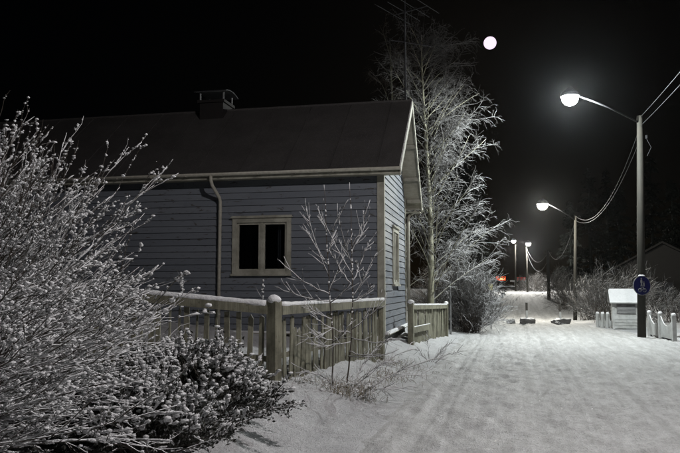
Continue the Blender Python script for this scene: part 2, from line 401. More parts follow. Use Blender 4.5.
for t0_, y0_, y1_, dr in ((1.55, 5.0, 19, .02), (2.95, 5.6, 17, -.03), (4.7, 6.5, 20, .05), (0.35, 6, 14, .0)):
    yy_ = y0_; side = 1
    while yy_ < y1_:
        tt_ = t0_ + dr * (yy_ - y0_) + side * .11 + fr.normal(0, .03); foot = np.minimum(foot, -.038 * np.exp(-(((TT - tt_) / .065) ** 4 + ((SA - yy_) / .15) ** 4))) ; yy_ += .68 + fr.normal(0, .05); side = -side
prof = sstep(0, 0.5, np.minimum(TT, RW - TT))
RZ = RZ - 0.012 + 0.018 * prof + prof * (ruts + lump + steps + foot)
tag(grid_mesh(RX, RY, RZ).build('road', 'snow_road', smooth=True), 'snow covered road packed with tyre ruts and footprints', None, kind='structure')

# ------------------------------------------------------------------ moon
import bmesh
bm_ = bmesh.new(); bmesh.ops.create_icosphere(bm_, subdivisions=4, radius=17.5); me = bpy.data.meshes.new('moon'); bm_.to_mesh(me); bm_.free()
me.materials.append(MAT['moon_glow']); me.polygons.foreach_set('use_smooth', [True] * len(me.polygons))
mo = put('moon', me, loc=tuple(at(490, 43, 1900)))
tag(mo, 'pale violet full moon high in the black sky', 'moon')

# ------------------------------------------------------------------ house
AH = math.atan(150 / 700); HC = np.array([1.035, 17.0]); WID = 4.44; LEN = 13.5; Z0 = 0.62
house = thing('wooden_house', 'blue grey clapboard house with frosted sheet roof behind the fence', 'house', (HC[0], HC[1], 0), -AH)
ZE = 4.45       # wall top at the front
def slope_front(y): return 4.57 + (y + 0.42) * (6.90 - 4.57) / (2.42 + 0.42)
def slope_rear(y): return 6.90 - (y - 2.42) * (6.90 - 4.22) / (4.97 - 2.42)
# openings: (x0,x1,z0,z1) outer trim; front wall x measured along wall (negative = left)
FW = (-3.85, -2.30, 1.98, 3.50)      # front window trim box
GW = (1.55, 2.72, 1.72, 3.35)        # gable window in y
T = 0.10
def slabs(mb, rect, hole, plane):
    a0, a1, z0, z1 = rect; h0, h1, k0, k1 = hole
    for (p, q, r, s_) in ((a0, h0, z0, z1), (h1, a1, z0, z1), (h0, h1, z0, k0), (h0, h1, k1, z1)):
        plane(mb, p, q, r, s_)
def inset(r, d): return (r[0] + d, r[1] - d, r[2] + d, r[3] - d)
wall_f = MB(); slabs(wall_f, (-LEN, 0, Z0 - .05, 4.85), inset(FW, .09), lambda m_, p, q, r, s_: m_.box((p, 0.0, r), (q, 0.12, s_)))
wf = wall_f.build('wall', 'siding', house)
wall_g = MB(); slabs(wall_g, (0.121, WID, Z0 - .05, 4.60), inset(GW, .09), lambda m_, p, q, r, s_: m_.box((-0.12, p, r), (-0.001, q, s_)))
wall_g.prism([(-0.12, 0.121, 4.601), (-0.12, WID, 4.601), (-0.12, 2.42, 6.75)], (0.119, 0, 0))
wg = wall_g.build('wall', 'siding', house)
wb = MB(); wb.box((-LEN, WID - .12, Z0 - .05), (-.121, WID, 4.5)); wb.box((-LEN, 0.121, Z0 - .05), (-LEN + .12, WID - .121, 4.8)); wb.build('wall', 'siding', house)
MB().box((-LEN + .13, .13, Z0 - .2), (-.13, WID - .13, Z0 - .06)).build('floor_slab', 'dark_room', house)
BH = 0.166
def board_f(x0, x1, z, name='board'):
    w_ = random.uniform(-.002, .002); sag = random.uniform(-.004, .004)
    mb = MB(); y0, y1 = -0.036 + w_, -0.010
    mb.hexa([(x0, y0, z - .006), (x1, y0, z - .006 + sag), (x1, -.002, z - .006 + sag), (x0, -.002, z - .006), (x0, y1, z + BH - .012), (x1, y1, z + BH - .012 + sag), (x1, -.002, z + BH - .012 + sag), (x0, -.002, z + BH - .012)])
    mb.build('board', 'siding', wf)
def board_g(y0, y1, z, y0t=None, y1t=None):
    mb = MB(); x0, x1 = 0.036 + random.uniform(-.002, .002), 0.012
    y0t = y0 if y0t is None else y0t; y1t = y1 if y1t is None else y1t
    mb.hexa([(.002, y0, z - .006), (x0, y0, z - .006), (x0, y1, z - .006), (.002, y1, z - .006), (.002, y0t, z + BH - .012), (x1, y0t, z + BH - .012), (x1, y1t, z + BH - .012), (.002, y1t, z + BH - .012)])
    mb.build('board', 'siding', wg)
z = Z0
while z < 4.45:
    cuts = [-LEN, -13.0 + random.uniform(0, 3), -7.5 + random.uniform(-1.2, 1.2), -0.125]
    inwin = FW[2] - BH < z + .01 and z < FW[3] - .005
    if inwin: segs = [(cuts[0], cuts[1]), (cuts[1], cuts[2]), (cuts[2], FW[0] + .01), (FW[1] - .01, -0.125)]
    else:
        j = random.choice([-5.2, -1.9, -3.4, None]) if z > FW[3] or z < FW[2] else None
        segs = [(cuts[0], cuts[1]), (cuts[1], cuts[2])] + ([(cuts[2], j), (j, -0.125)] if j else [(cuts[2], -0.125)])
    for a_, b_ in segs: board_f(a_ + .0015, b_ - .0015, z)
    z += BH
z = Z0
while z < 6.55:
    lo_ = 0.12 if z < 4.7 else 2.42 - (6.78 - z) * 2.42 / 2.2
    hi_ = WID - .10 if z < 4.3 else 2.42 + (6.78 - z) * 2.42 / 2.9
    zt = z + BH
    lot = 0.12 if zt < 4.7 else 2.42 - (6.78 - zt) * 2.42 / 2.2
    hit = WID - .10 if zt < 4.3 else 2.42 + (6.78 - zt) * 2.42 / 2.9
    lo_, hi_, lot, hit = max(lo_, .12), min(hi_, WID - .1), max(lot, .12), min(hit, WID - .1)
    if hit - lot < .1: break
    if GW[2] - BH < z + .01 and z < GW[3] - .005:
        board_g(lo_, GW[0] + .01, z); board_g(GW[1] - .01, hi_, z)
    else: board_g(lo_, hi_, z, lot, hit)
    z += BH
# corner boards
for nm, a_, b_ in (('corner_board', (-.12, -.050, Z0 - .04), (.05, -.003, ZE + .02)), ('corner_board', (.0025, -.048, Z0 - .04), (.052, .115, ZE + .3)), ('corner_board', (.0025, WID - .09, Z0 - .04), (.05, WID + .02, 4.4))):
    MB().box(a_, b_).build(nm, 'trim_paint', house)
# foundation with snow-topped ledge
MB().box((-LEN - .02, -.02, -.4), (.0, WID + .02, Z0 - .07)).build('foundation', 'foundation', house)
MB().hexa([(-LEN, -.12, Z0 - .075), (.14, -.12, Z0 - .075), (.14, -.02, Z0 - .06), (-LEN, -.02, Z0 - .06), (-LEN, -.12, Z0 - .05), (.14, -.12, Z0 - .05), (.14, -.02, Z0 - .006), (-LEN, -.02, Z0 - .006)]).build('ledge', 'trim_paint', house)
lg = MB().hexa([(.0, -.0, Z0 - .075), (.16, -.0, Z0 - .075), (.16, WID, Z0 - .075), (.0, WID, Z0 - .075), (.0, -.0, Z0 - .006), (.16, -.0, Z0 - .05), (.16, WID, Z0 - .05), (.0, WID, Z0 - .006)]).build('ledge', 'trim_paint', house)
mb = MB(); yy = np.linspace(-.11, WID, 40); mb.tubes(np.stack([np.full(40, .105) + rng.normal(0, .004, 40), yy, np.full(40, Z0 - .03)], 1)[None], (0.045 + rng.normal(0, .006, 40))[None], 8); mb.build('snow', 'snow', lg, True)
# windows -------------------------------------------------------
def window(rect, axis_, label):
    x0, x1, z0, z1 = rect; tw = 0.115
    def bx(mb, a, b):     # a,b in (along, depth outwards, z): depth positive = outside
        if axis_ == 'f': return mb.box((a[0], -b[1], a[2]), (b[0], -a[1], b[2]))
        return mb.box((a[1], a[0], a[2]), (b[1], b[0], b[2]))
    mb = MB()
    bx(mb, (x0, .0, z0 + .05), (x0 + tw, .058, z1 - .06)); bx(mb, (x1 - tw, .0, z0 + .05), (x1, .058, z1 - .06)); bx(mb, (x0 + tw, .001, z1 - .06 - tw), (x1 - tw, .057, z1 - .061))
    wn = mb.build('window', 'trim_paint', house); tag(wn, label)
    hd = bx(MB(), (x0 - .04, .0, z1 - .06), (x1 + .04, .10, z1 - .035)); bx(hd, (x0 - .02, .0, z1 - .035), (x1 + .02, .075, z1)).build('head_trim', 'trim_paint', wn)
    sl_ = bx(MB(), (x0 - .02, .0, z0 + .0), (x1 + .02, .10, z0 + .05)); bx(sl_, (x0 + tw, .0, z0 + .05), (x1 - tw, .05, z0 + .12)).build('sill', 'trim_paint', wn)
    # sashes sit back in the opening
    ix0, ix1, iz0, iz1 = x0 + tw, x1 - tw, z0 + .12, z1 - .06 - tw; xm = (ix0 + ix1) / 2; sw = .052
    mu = bx(MB(), (xm - .03, -.03, iz0), (xm + .03, .035, iz1)).build('mullion', 'trim_paint', wn)
    for a_, b_ in ((ix0, xm - .031), (xm + .031, ix1)):
        mb = MB()
        bx(mb, (a_, -.04, iz0), (a_ + sw, .018, iz1)); bx(mb, (b_ - sw, -.04, iz0), (b_, .018, iz1)); bx(mb, (a_ + sw, -.039, iz0), (b_ - sw, .017, iz0 + sw)); bx(mb, (a_ + sw, -.039, iz1 - sw), (b_ - sw, .017, iz1))
        mb.build('sash', 'trim_paint', wn)
        bx(MB(), (a_ + sw, -.022, iz0 + sw), (b_ - sw, -.016, iz1 - sw)).build('pane', 'glass', wn)
mb = MB(); cu = np.linspace(0, 1, 60)
for c0, c1 in ((FW[0] + .12, FW[0] + .50), (FW[1] - .42, FW[1] - .12)):
    xx = c0 + (c1 - c0) * cu; yy = .22 + .014 * np.sin(cu * 17 + 2 * np.sin(cu * 5)); V = np.concatenate([np.stack([xx, yy, np.full(60, FW[2] + .05)], 1), np.stack([xx, yy, np.full(60, FW[3] - .05)], 1)])
    mb.add(V, quads=[(i, i + 1, 61 + i, 60 + i) for i in range(59)])
mb.build('curtain', 'curtain_cloth', house, True)
window(FW, 'f', 'two pane window in the long wall'); window(GW, 'g', 'two pane window in the gable wall')
# roof ---------------------------------------------------------
OV = 0.5; roof = MB()
def slab_roof(mb, x0, x1, ya, za, yb, zb, th):
    mb.hexa([(x0, ya, za - th), (x1, ya, za - th), (x1, yb, zb - th), (x0, yb, zb - th), (x0, ya, za), (x1, ya, za), (x1, yb, zb), (x0, yb, zb)])
slab_roof(roof, -LEN - OV, OV - .03, -.40, slope_front(-.40) - .03, 2.42, 6.87, .05)
slab_roof(roof, -LEN - OV, OV - .03, 2.421, 6.87, 4.95, slope_rear(4.95) - .03, .05)
rf = roof.build('roof', 'soffit_wood', house)
px0 = -LEN - OV; pw = 1.16; k = 0
while px0 < OV - .05:
    px1 = min(px0 + pw, OV)
    mb = MB(); slab_roof(mb, px0 + .004, px1 - .004, -.43, slope_front(-.43) - .012 + random.uniform(0, .004), 2.42, 6.90 + random.uniform(0, .003), .016)
    # standing seam on the right edge
    for xs in (px1 - .03,):
        slab_roof(mb, xs, xs + .022, -.43, slope_front(-.43) + .012, 2.42, 6.919, .03)
    mb.build('roof_panel', 'roof_sheet', rf)
    mb = MB(); slab_roof(mb, px0 + .004, px1 - .004, 2.425, 6.90, 4.98, slope_rear(4.98) - .012, .016); mb.build('roof_panel', 'roof_sheet', rf)
    px0 += pw
mb = MB(); mb.tube([(-LEN - OV, 2.42, 6.915), (OV, 2.42, 6.915)], .04, 8); mb.build('ridge_cap', 'roof_sheet', rf)
# barge boards (gable) and soffit strips under the gable overhang
mb = MB(); a_, b_ = slope_front(-.43), 6.90
mb.hexa([(OV - .022, -.43, a_ - .20), (OV + .012, -.43, a_ - .20), (OV + .012, 2.42, b_ - .22), (OV - .022, 2.42, b_ - .22), (OV - .022, -.43, a_ + .018), (OV + .012, -.43, a_ + .018), (OV + .012, 2.42, b_ + .02), (OV - .022, 2.42, b_ + .02)]); mb.build('barge_board', 'trim_paint', house)
mb = MB(); a_ = slope_rear(4.98)
mb.hexa([(OV - .022, 2.421, b_ - .22), (OV + .012, 2.421, b_ - .22), (OV + .012, 4.98, a_ - .20), (OV - .022, 4.98, a_ - .20), (OV - .022, 2.421, b_ + .02), (OV + .012, 2.421, b_ + .02), (OV + .012, 4.98, a_ + .018), (OV - .022, 4.98, a_ + .018)]); mb.build('barge_board', 'trim_paint', house)
for yy in (-.30, .15, 1.25, 2.42, 3.35, 4.15, 4.72):     # purlin ends carrying the overhang
    zz = (slope_front(yy) if yy < 2.42 else slope_rear(yy)) - .085
    if yy == 2.42: zz = 6.72
    MB().box((.055, yy - .04, zz - .11), (OV - .024, yy + .04, zz)).build('purlin', 'trim_paint', house)
# eave soffit + fascia, gutter, brackets
MB().box((-LEN - OV, -.40, 4.40), (OV - .024, -.375, slope_front(-.4) - .085)).build('fascia', 'trim_paint', house)
MB().box((-LEN - OV, -.374, 4.42), (OV - .024, -.002, 4.44)).build('soffit', 'soffit_wood', house)
MB().box((-LEN - OV, WID + .03, 3.98), (OV - .024, 4.93, 4.0)).build('soffit', 'soffit_wood', house)
def half_pipe(x0, x1, y, z, r):
    mb = MB(); ang = np.linspace(math.pi, 2 * math.pi, 9)
    o = [(y + r * math.cos(a), z + r * math.sin(a)) for a in ang]; i_ = [(y + (r - .006) * math.cos(a), z + (r - .006) * math.sin(a)) for a in ang[::-1]]
    mb.prism([(x0, p, q) for p, q in o + i_], (x1 - x0, 0, 0)); return mb
# prism centre-fan caps only suit convex outlines: use open strips for the gutter instead
def gutter(x0, x1, y, z, r):
    mb = MB(); ang = np.linspace(math.pi, 2 * math.pi, 9); V = []
    for rr in (r, r - .006):
        for x_ in (x0, x1): V += [(x_, y + rr * math.cos(a), z + rr * math.sin(a)) for a in ang]
    q = []
    for i in range(8):
        q += [(i, i + 1, 9 + i + 1, 9 + i), (18 + i, 27 + i, 27 + i + 1, 18 + i + 1), (i, 18 + i, 18 + i + 1, i + 1), (9 + i, 9 + i + 1, 27 + i + 1, 27 + i)]
    q += [(0, 9, 27, 18), (8, 26, 35, 17)]
    return mb.add(V, quads=q)
gut = gutter(-LEN - OV, OV + .02, -.475, 4.545, .072).build('gutter', 'gutter_metal', house, True)
for x_ in np.arange(-LEN, OV, .95):
    MB().box((x_, -.552, 4.47), (x_ + .022, -.40, 4.492)).build('bracket', 'gutter_metal', gut)
MB().prism([(OV + .02, -.475 + .072 * math.cos(a), 4.545 + .072 * math.sin(a)) for a in np.linspace(math.pi, 2 * math.pi, 9)], (.006, 0, 0)).build('end_cap', 'gutter_metal', gut)
dx = -4.28
dp = MB(); dp.tube([(dx, -.475, 4.49), (dx, -.475, 4.38), (dx + .02, -.43, 4.25), (dx + .10, -.15, 3.98), (dx + .11, -.10, 3.86), (dx + .11, -.10, 2.5), (dx + .11, -.10, .3)], .045, 10)
dps = dp.build('downspout', 'gutter_metal', house, True)
for zz in (3.6, 2.2, 1.0): MB().tube([(dx + .11, -.10, zz), (dx + .11, -.10, zz + .04)], .053, 10).build('clamp', 'gutter_metal', dps)
gutter(-LEN - OV, OV + .02, 5.03, 4.17, .07).build('gutter', 'gutter_metal', house, True)
MB().tube([(.30, 5.03, 4.12), (.30, 5.03, 4.05), (.16, 4.75, 3.95), (.11, 4.58, 3.82), (.11, 4.56, .3)], .045, 10).build('downspout', 'gutter_metal', house, True)
# chimney with a sheet hat
chim = MB(); cx = -5.35
chim.box((cx - .36, 2.05, 6.2), (cx + .36, 2.79, 7.08)).box((cx - .42, 1.99, 7.08), (cx + .42, 2.85, 7.16)); ch = chim.build('chimney', 'brick', house)
mb = MB(); yy = np.linspace(-.5, .5, 9)
for i in range(8):
    z0_, z1_ = 7.38 + .08 * (1 - (yy[i] / .5) ** 2), 7.38 + .08 * (1 - (yy[i + 1] / .5) ** 2)
    y0_, y1_ = 2.42 + yy[i], 2.42 + yy[i + 1]
    mb.hexa([(cx - .5, y0_, z0_), (cx + .5, y0_, z0_), (cx + .5, y1_, z1_), (cx - .5, y1_, z1_), (cx - .5, y0_, z0_ + .03), (cx + .5, y0_, z0_ + .03), (cx + .5, y1_, z1_ + .03), (cx - .5, y1_, z1_ + .03)])
mb.build('chimney_hat', 'metal_dark', ch)
mb = MB()
for sx in (-.36, .36):
    for sy in (2.08, 2.76): mb.box((cx + sx - .015, sy - .015, 7.16), (cx + sx + .015, sy + .015, 7.39))
mb.build('hat_bracket', 'metal_grey', ch)
# antenna mast standing on the ridge
ant = thing('roof_antenna', 'tall television antenna mast on the ridge at the gable end', 'antenna', (HC[0], HC[1], 0), -AH)
ax, ay = .30, 2.47
MB().tube([(ax, ay, 6.93), (ax, ay, 9.0), (ax + .01, ay, 10.9)], [.028, .024, .02], 8).build('mast', 'metal_dark', ant, True)
def yagi(z, rot, nb, L, boom):
    r = thing_part = bpy.data.objects.new('yagi', None); COL.objects.link(r); r.parent = ant; r.location = (ax, ay, z); r.rotation_euler = (0, 0, rot)
    MB().tube([(-boom * .35, 0, .0), (boom * .65, 0, 0)], .014, 6).build('boom', 'metal_dark', r)
    for i in range(nb):
        x_ = -boom * .35 + boom * i / (nb - 1); l = L * (1 - .35 * i / nb)
        MB().tube([(x_, -l / 2, .02), (x_, l / 2, .02)], .008, 5).build('element', 'metal_dark', r)
yagi(8.62, math.radians(35), 7, .95, 1.35); yagi(9.5, math.radians(-25), 4, 1.9, 1.1)

# ------------------------------------------------------------------ front fence
fence = thing('timber_fence', 'weathered greenish timber fence turning a corner in front of the house', 'fence', (0, 0, 0))
PA = np.array([-0.93, 10.0]); PB = np.array([0.87, 14.9]); PL = PA + 5.2 * np.array([-0.97, 0.25])
def post(p, zt, w_, name='post', parent=fence, matn='fence_wood', cap=True, yaw=0.0, zb=None):
    z0_ = gz(p[0], p[1]) - .15 if zb is None else zb
    o = MB().box((-w_ / 2, -w_ / 2, 0), (w_ / 2, w_ / 2, zt - z0_)).build(name, matn, parent, loc=(p[0], p[1], z0_)); o.rotation_euler = (random.uniform(-.01, .01), random.uniform(-.01, .01), yaw)
    if cap:
        mb = MB(); mb.blobs([[0, 0, zt - z0_ + .02]], [[w_ * .64, w_ * .64, .075]], .05, True); mb.build('snow_cap', 'snow', o, True)
    return o
def yaw_of(a, b): return math.atan2(b[1] - a[1], b[0] - a[0])
def rail(a, b, za, zb, h, th, parent=fence, snow=.045, matn='fence_wood'):
    a = np.array(a); b = np.array(b); d = (b - a) / np.linalg.norm(b - a); nn = np.array([-d[1], d[0]]) * th / 2
    P = []
    for zz in (-h, 0):
        for p, z_ in ((a - nn, za), (b - nn, zb), (b + nn, zb), (a + nn, za)): P.append((p[0], p[1], z_ + zz))
    o = MB().hexa(P).build('rail', matn, parent)
    if snow:
        k = max(10, int(np.linalg.norm(b - a) / .07)); t = np.linspace(.004, .996, k)
        pts = np.stack([a[0] + (b[0] - a[0]) * t, a[1] + (b[1] - a[1]) * t, za + (zb - za) * t + snow * .25], 1)
        mb = MB(); r = snow * (1 + .25 * fbm(t * 40, t * 0, 5, 3)); mb.tubes(pts[None], (r * th / .09)[None], 8)
        mb.build('snow_cap', 'snow', o, True)
    return o
def picket(p, zb, zt, w_, th, yaw, parent, tip='flat', matn='fence_wood'):
    h = zt - zb; mb = MB(); tz = random.uniform(.02, .07)
    if tip == 'broken':
        top = [(-w_ / 2, h - random.uniform(0, .07)), (-w_ / 5, h - random.uniform(0, .03)), (random.uniform(-.1, .2) * w_, h - random.uniform(.02, .09)), (w_ / 4, h), (w_ / 2, h - random.uniform(.02, .1))]
    elif tip == 'point': top = [(-w_ / 2, h - tz), (0, h), (w_ / 2, h - tz)]
    else: top = [(-w_ / 2, h), (w_ / 2, h - .004)]
    poly = [(w_ / 2, -th / 2, 0), (-w_ / 2, -th / 2, 0)] + [(x_, -th / 2, z_) for x_, z_ in top]
    mb.prism(poly[::-1], (0, th, 0)); o = mb.build('picket', matn, parent, loc=(p[0], p[1], zb)); o.rotation_euler = (random.uniform(-.03, .03), random.uniform(-.04, .04), yaw + random.uniform(-.08, .08))
    return o
post(PA, 1.50, .155, yaw=yaw_of(PA, PB) - .2); post(PB, 1.44, .12, cap=False, yaw=yaw_of(PA, PB))
post(PL, 1.95, .13, yaw=.1)
dR = (PB - PA) / np.linalg.norm(PB - PA); LR = np.linalg.norm(PB - PA); yR = yaw_of(PA, PB)
nR = np.array([dR[1], -dR[0]])
rail(PA + dR * .09 + nR * .05, PB + nR * .05, 1.435, 1.425, .13, .075, snow=.05)
rail(PA + dR * .09 - nR * .035, PB - nR * .035, .75, .76, .08, .04, snow=0)
s_ = .17; i = 0
while s_ < LR - .05:
    w_ = random.uniform(.085, .115); p = PA + dR * s_ + nR * -.005
    lean = 1.30 + random.uniform(-.06, .0) if random.random() > .15 else random.uniform(1.08, 1.2)
    picket(p, gz(p[0], p[1]) - .05, min(lean, 1.305), w_, .022, yR, fence, 'broken'); s_ += w_ + random.choice([.01, .015, .02, .03, .05, .09]); i += 1
dL = (PL - PA) / np.linalg.norm(PL - PA); LL = np.linalg.norm(PL - PA); yL = yaw_of(PA, PL); nL = np.array([-dL[1], dL[0]])
if nL[1] > 0: nL = -nL
def zl(s): return 1.435 + .098 * s if s < 2.6 else 1.69 + .03 * (s - 2.6)
rail(PA + dL * .09 + nL * .03, PL + nL * .03, zl(0.09), 1.86, .125, .085, snow=.052)
rail(PA + dL * .09 - nL * .04, PL - nL * .04, .72, 1.1, .08, .04, snow=0)
s_ = .2
while s_ < LL - .05:
    w_ = random.choice([.075, .07, .03, .08, .035, .07]); p = PA + dL * s_ - nL * .0
    zt = 1.30 + .082 * s_ + random.uniform(-.03, .0)
    picket(p, gz(p[0], p[1]) - .05, zt, w_, .022, yL, fence, random.choice(['flat', 'flat', 'point'])); s_ += random.uniform(.13, .18)

# ------------------------------------------------------------------ rear fence piece at the road
rf_ = thing('timber_fence', 'short weathered fence panel standing past the gable, beside the birch', 'fence')
QA = at(411, 330, 19.0)[:2]; QB = at(446, 320, 24.0)[:2]; dQ = (QB - QA) / np.linalg.norm(QB - QA); nQ = np.array([dQ[1], -dQ[0]]); LQ = np.linalg.norm(QB - QA); yQ = yaw_of(QA, QB)
post(QA, 1.27, .15, parent=rf_, yaw=yQ); post(QB, 1.13, .13, parent=rf_, yaw=yQ)
rail(QA + dQ * .08 + nQ * .03, QB + nQ * .03, 1.21, 1.10, .12, .06, rf_, .045); rail(QA + dQ * .08 + nQ * .05, QA + dQ * 2.3 + nQ * .05, .62, .60, .16, .04, rf_, .03)
s_ = .16
while s_ < LQ - .1:
    w_ = random.uniform(.10, .14); p = QA + dQ * s_ - nQ * .02
    picket(p, gz(p[0], p[1]) - .05, 1.09 - .02 * s_, w_, .022, yQ, rf_, 'flat'); s_ += w_ + random.uniform(.01, .035)

# carpet-beating rack behind
rk = thing('metal_rack', 'thin dark metal rack behind the short fence panel', 'rack')
a_, b_ = at(434, 281, 25.5), at(450, 281, 25.2)
for q in (a_, b_): MB().tube([(q[0], q[1], gz(q[0], q[1]) - .1), q], .035, 8).build('leg', 'metal_grey', rk)
MB().tube([a_, b_], .035, 8).build('crossbar', 'metal_grey', rk)
MB().tube([a_ - np.array([0, 0, .25]), b_ - np.array([0, 0, .25])], .025, 8).build('crossbar', 'metal_grey', rk)

# ------------------------------------------------------------------ street lamps, poles, cables
def bulb_light(name, loc, col, watt, parent):
    l = bpy.data.lights.new(name, 'POINT'); l.energy = watt; l.color = col; l.shadow_soft_size = .07
    o = bpy.data.objects.new(name, l); COL.objects.link(o); o.parent = parent; o.location = loc
def street_lamp(label, base, top, lamp, r0, r1, lens_r, lensmat, col, watt, polemat='pole_wood', arm0=None):
    t = thing('street_lamp', label, 'street lamp', tuple(base), 0, 'street lamps along the road')
    b0 = np.array(base, float); tp = np.array(top) - b0; lp = np.array(lamp) - b0
    MB().tube([(0, 0, -.3), tp * .5, tp], [r0, (r0 + r1) / 2, r1], 12).build('pole', polemat, t, True)
    a0 = tp - np.array([0, 0, .25]) if arm0 is None else np.array(arm0) - b0
    d = (a0 - lp); d[2] = 0; d /= np.linalg.norm(d)
    MB().tube([a0, a0 * .5 + (lp + d * .25 + np.array([0, 0, .16])) * .5 + np.array([0, 0, .05]), lp + d * .22 + np.array([0, 0, .13])], .03, 8).build('arm', 'metal_dark', t, True)
    R1 = lens_r; prof_ = [(.16, 1.12), (.34, 1.11), (.50, 1.06), (.80, .84), (1.05, .48), (1.25, .22), (1.35, .20)]
    hd = MB(); hd.tubes(np.array([[lp + np.array([0, 0, R1 * q[0]]) for q in prof_]]), np.array([[R1 * q[1] for q in prof_]]), 20, caps=False); hd.build('lamp_head', 'metal_dark', t, True)
    mb = MB(); mb.add(ICO4[0] * lens_r + lp, tris=ICO4[1]); mb.build('lens', lensmat, t, True)
    bulb_light('lamp_light', tuple(lp), col, watt, t)
    return t
# lamp 1 on the wooden pole with the sign
P1 = at(641.5, 337.5, 23.6); P1[2] = gz(P1[0], P1[1]); T1 = at(640, 116, 23.6); L1 = at(570, 98, 22.6)
street_lamp('lit white street lamp on the thick wooden pole with the blue sign', P1, T1, L1, .14, .10, .27, 'lamp_white', (.93, 1.0, .99), 4800)
P2 = at(575, 320, 39); P2[2] = gz(P2[0], P2[1]); T2 = at(575.5, 216, 39); L2 = at(542.5, 205, 38)
street_lamp('lit yellowish white street lamp on a thin pole beyond the boulders', P2, T2, L2, .11, .075, .29, 'lamp_warm', (1.0, .97, .86), 3400)
P4 = at(527.5, 292, 80); P4[2] = gz(P4[0], P4[1]); T4 = at(526.5, 247, 80); L4 = at(528.3, 243.7, 79)
street_lamp('small lit lamp atop the far pole, right one of the far pair', P4, T4, L4, .12, .08, .28, 'lamp_far', (1, .98, .92), 6500)
P3 = at(515.5, 291, 98); P3[2] = gz(P3[0], P3[1]); T3 = at(515.5, 244, 98); L3 = at(513.6, 241, 97)
street_lamp('small lit lamp high over the road end, left one of the far pair', P3, T3, L3, .12, .08, .30, 'lamp_far', (1, .97, .9), 3500)
# the next lamp of the row, beside the camera position, just out of the picture
P0 = np.array([6.4, 4.7, 0.0]); P0[2] = gz(6.4, 4.7); T0 = np.array([6.4, 4.7, 8.5]); L0 = np.array([4.2, 5.3, 8.7])
street_lamp('street lamp on a wooden pole beside the near stretch of road', P0, T0, L0, .17, .12, .33, 'lamp_white', (1.0, .95, .95), 2500)
up = thing('utility_pole', 'bare wooden cable pole on the verge between the lit lamps', 'pole')
UP = on_ground(549, 299.5); UT = at(548.5, 250, UP[1]); ug = gz(UP[0], UP[1])
up.location = (UP[0], UP[1], ug)
MB().tube([(0, 0, -.3), (0, 0, UT[2] - ug)], [.16, .12], 10).build('pole', 'pole_wood', up, True)
MB().box((-.35, -.05, UT[2] - ug - .3), (.35, .05, UT[2] - ug - .2)).build('crossarm', 'pole_wood', up)
def cable(label, a, b, sag, r=.012):
    t = np.linspace(0, 1, 24); a = np.array(a); b = np.array(b)
    pts = a[None] * (1 - t)[:, None] + b[None] * t[:, None]; pts[:, 2] -= sag * 4 * t * (1 - t)
    tag(MB().tube(pts, r, 5).build('overhead_cable', 'cable_black', smooth=True), label, 'cable', 'overhead cables between the poles')
cz = np.array
cable('upper overhead cable rising from the sign pole to the near pole', T1 + cz([.0, 0, -.05]), T0 + cz([0, 0, -.1]), .25, .008)
cable('lower overhead cable rising from the sign pole to the near pole', T1 + cz([0, 0, -.35]), T0 + cz([0.05, 0, -.5]), .25, .008)
cable('upper cable drooping from the sign pole to the next lamp pole', T1 + cz([0, 0, -.35]), T2 + cz([0, 0, .0]), 1.3, .009)
cable('lower cable drooping from the sign pole to the next lamp pole', T1 + cz([0, 0, -.75]), T2 + cz([0, 0, -.25]), 1.1, .008)
cable('cable hanging from the thin lamp pole to the bare pole', T2 + cz([0, 0, -.2]), UT + cz([0, 0, -.1]), 1.4, .016)
cable('upper sagging cable from the bare pole to the far lamp', UT + cz([0, 0, -.1]), T4 + cz([0, 0, -.1]), 1.3, .008)
cable('lower sagging cable from the bare pole to the far lamp', UT + cz([.2, 0, -.2]), T4 + cz([0, 0, -.5]), 2.0, .009)
# a cable bracket on the sign pole
sb = thing('cable_clamp', 'small dark cable junction box near the top of the sign pole', 'cable box', tuple(T1 + cz([.12, -.05, -.7])))
MB().box((0.02, -.03, -.10), (.07, .03, .02)).build('box', 'metal_dark', sb); MB().tube([(.06, 0, -.12), (.20, 0, -.4), (.05, .0, -.7)], .008, 6).build('loop', 'metal_dark', sb)

# ------------------------------------------------------------------ blue path sign
SGN = at(642, 285.5, 23.6 - .26); sg = thing('path_sign', 'round blue pedestrian and cycle path sign on the wooden pole', 'sign', tuple(SGN), math.radians(12))
R_ = .325; ang = np.linspace(0, 2 * math.pi, 41)[:-1]
def disc(r, y0, y1, name, m_):
    return MB().prism([(r * math.cos(a), y0, r * math.sin(a)) for a in ang], (0, y1 - y0, 0)).build(name, m_, sg)
disc(R_, 0, .02, 'rim', 'sign_white'); disc(R_ * .95, -.004, -.0005, 'plate', 'sign_blue')
mb = MB(); mb.blobs([[0, .01, R_ + .005]], [[.13, .03, .028]], .1, True); mb.build('snow_cap', 'snow', sg, True)
MB().box((-.03, .021, -.2), (.03, .12, .2)).build('bracket', 'metal_grey', sg)
def flatpoly(P, name='pictogram', y=-.0045):
    MB().prism([(x_ * R_, y, z_ * R_) for x_, z_ in P], (0, -.003, 0)).build(name, 'sign_white', sg)
def circ(cx, cz_, r, k=14): return [(cx + r * math.cos(a), cz_ + r * math.sin(a)) for a in np.linspace(0, 2 * math.pi, k + 1)[:-1]]
flatpoly(circ(-.06, .70, .085)); flatpoly([(-.16, .58), (.03, .58), (.06, .30), (.01, .28), (.0, .12), (-.12, .12), (-.13, .28), (-.18, .30)])
flatpoly([(-.12, .12), (-.05, .12), (-.10, -.10), (-.18, -.10)]); flatpoly([(-.06, .12), (.0, .12), (.06, -.10), (-.02, -.10)])
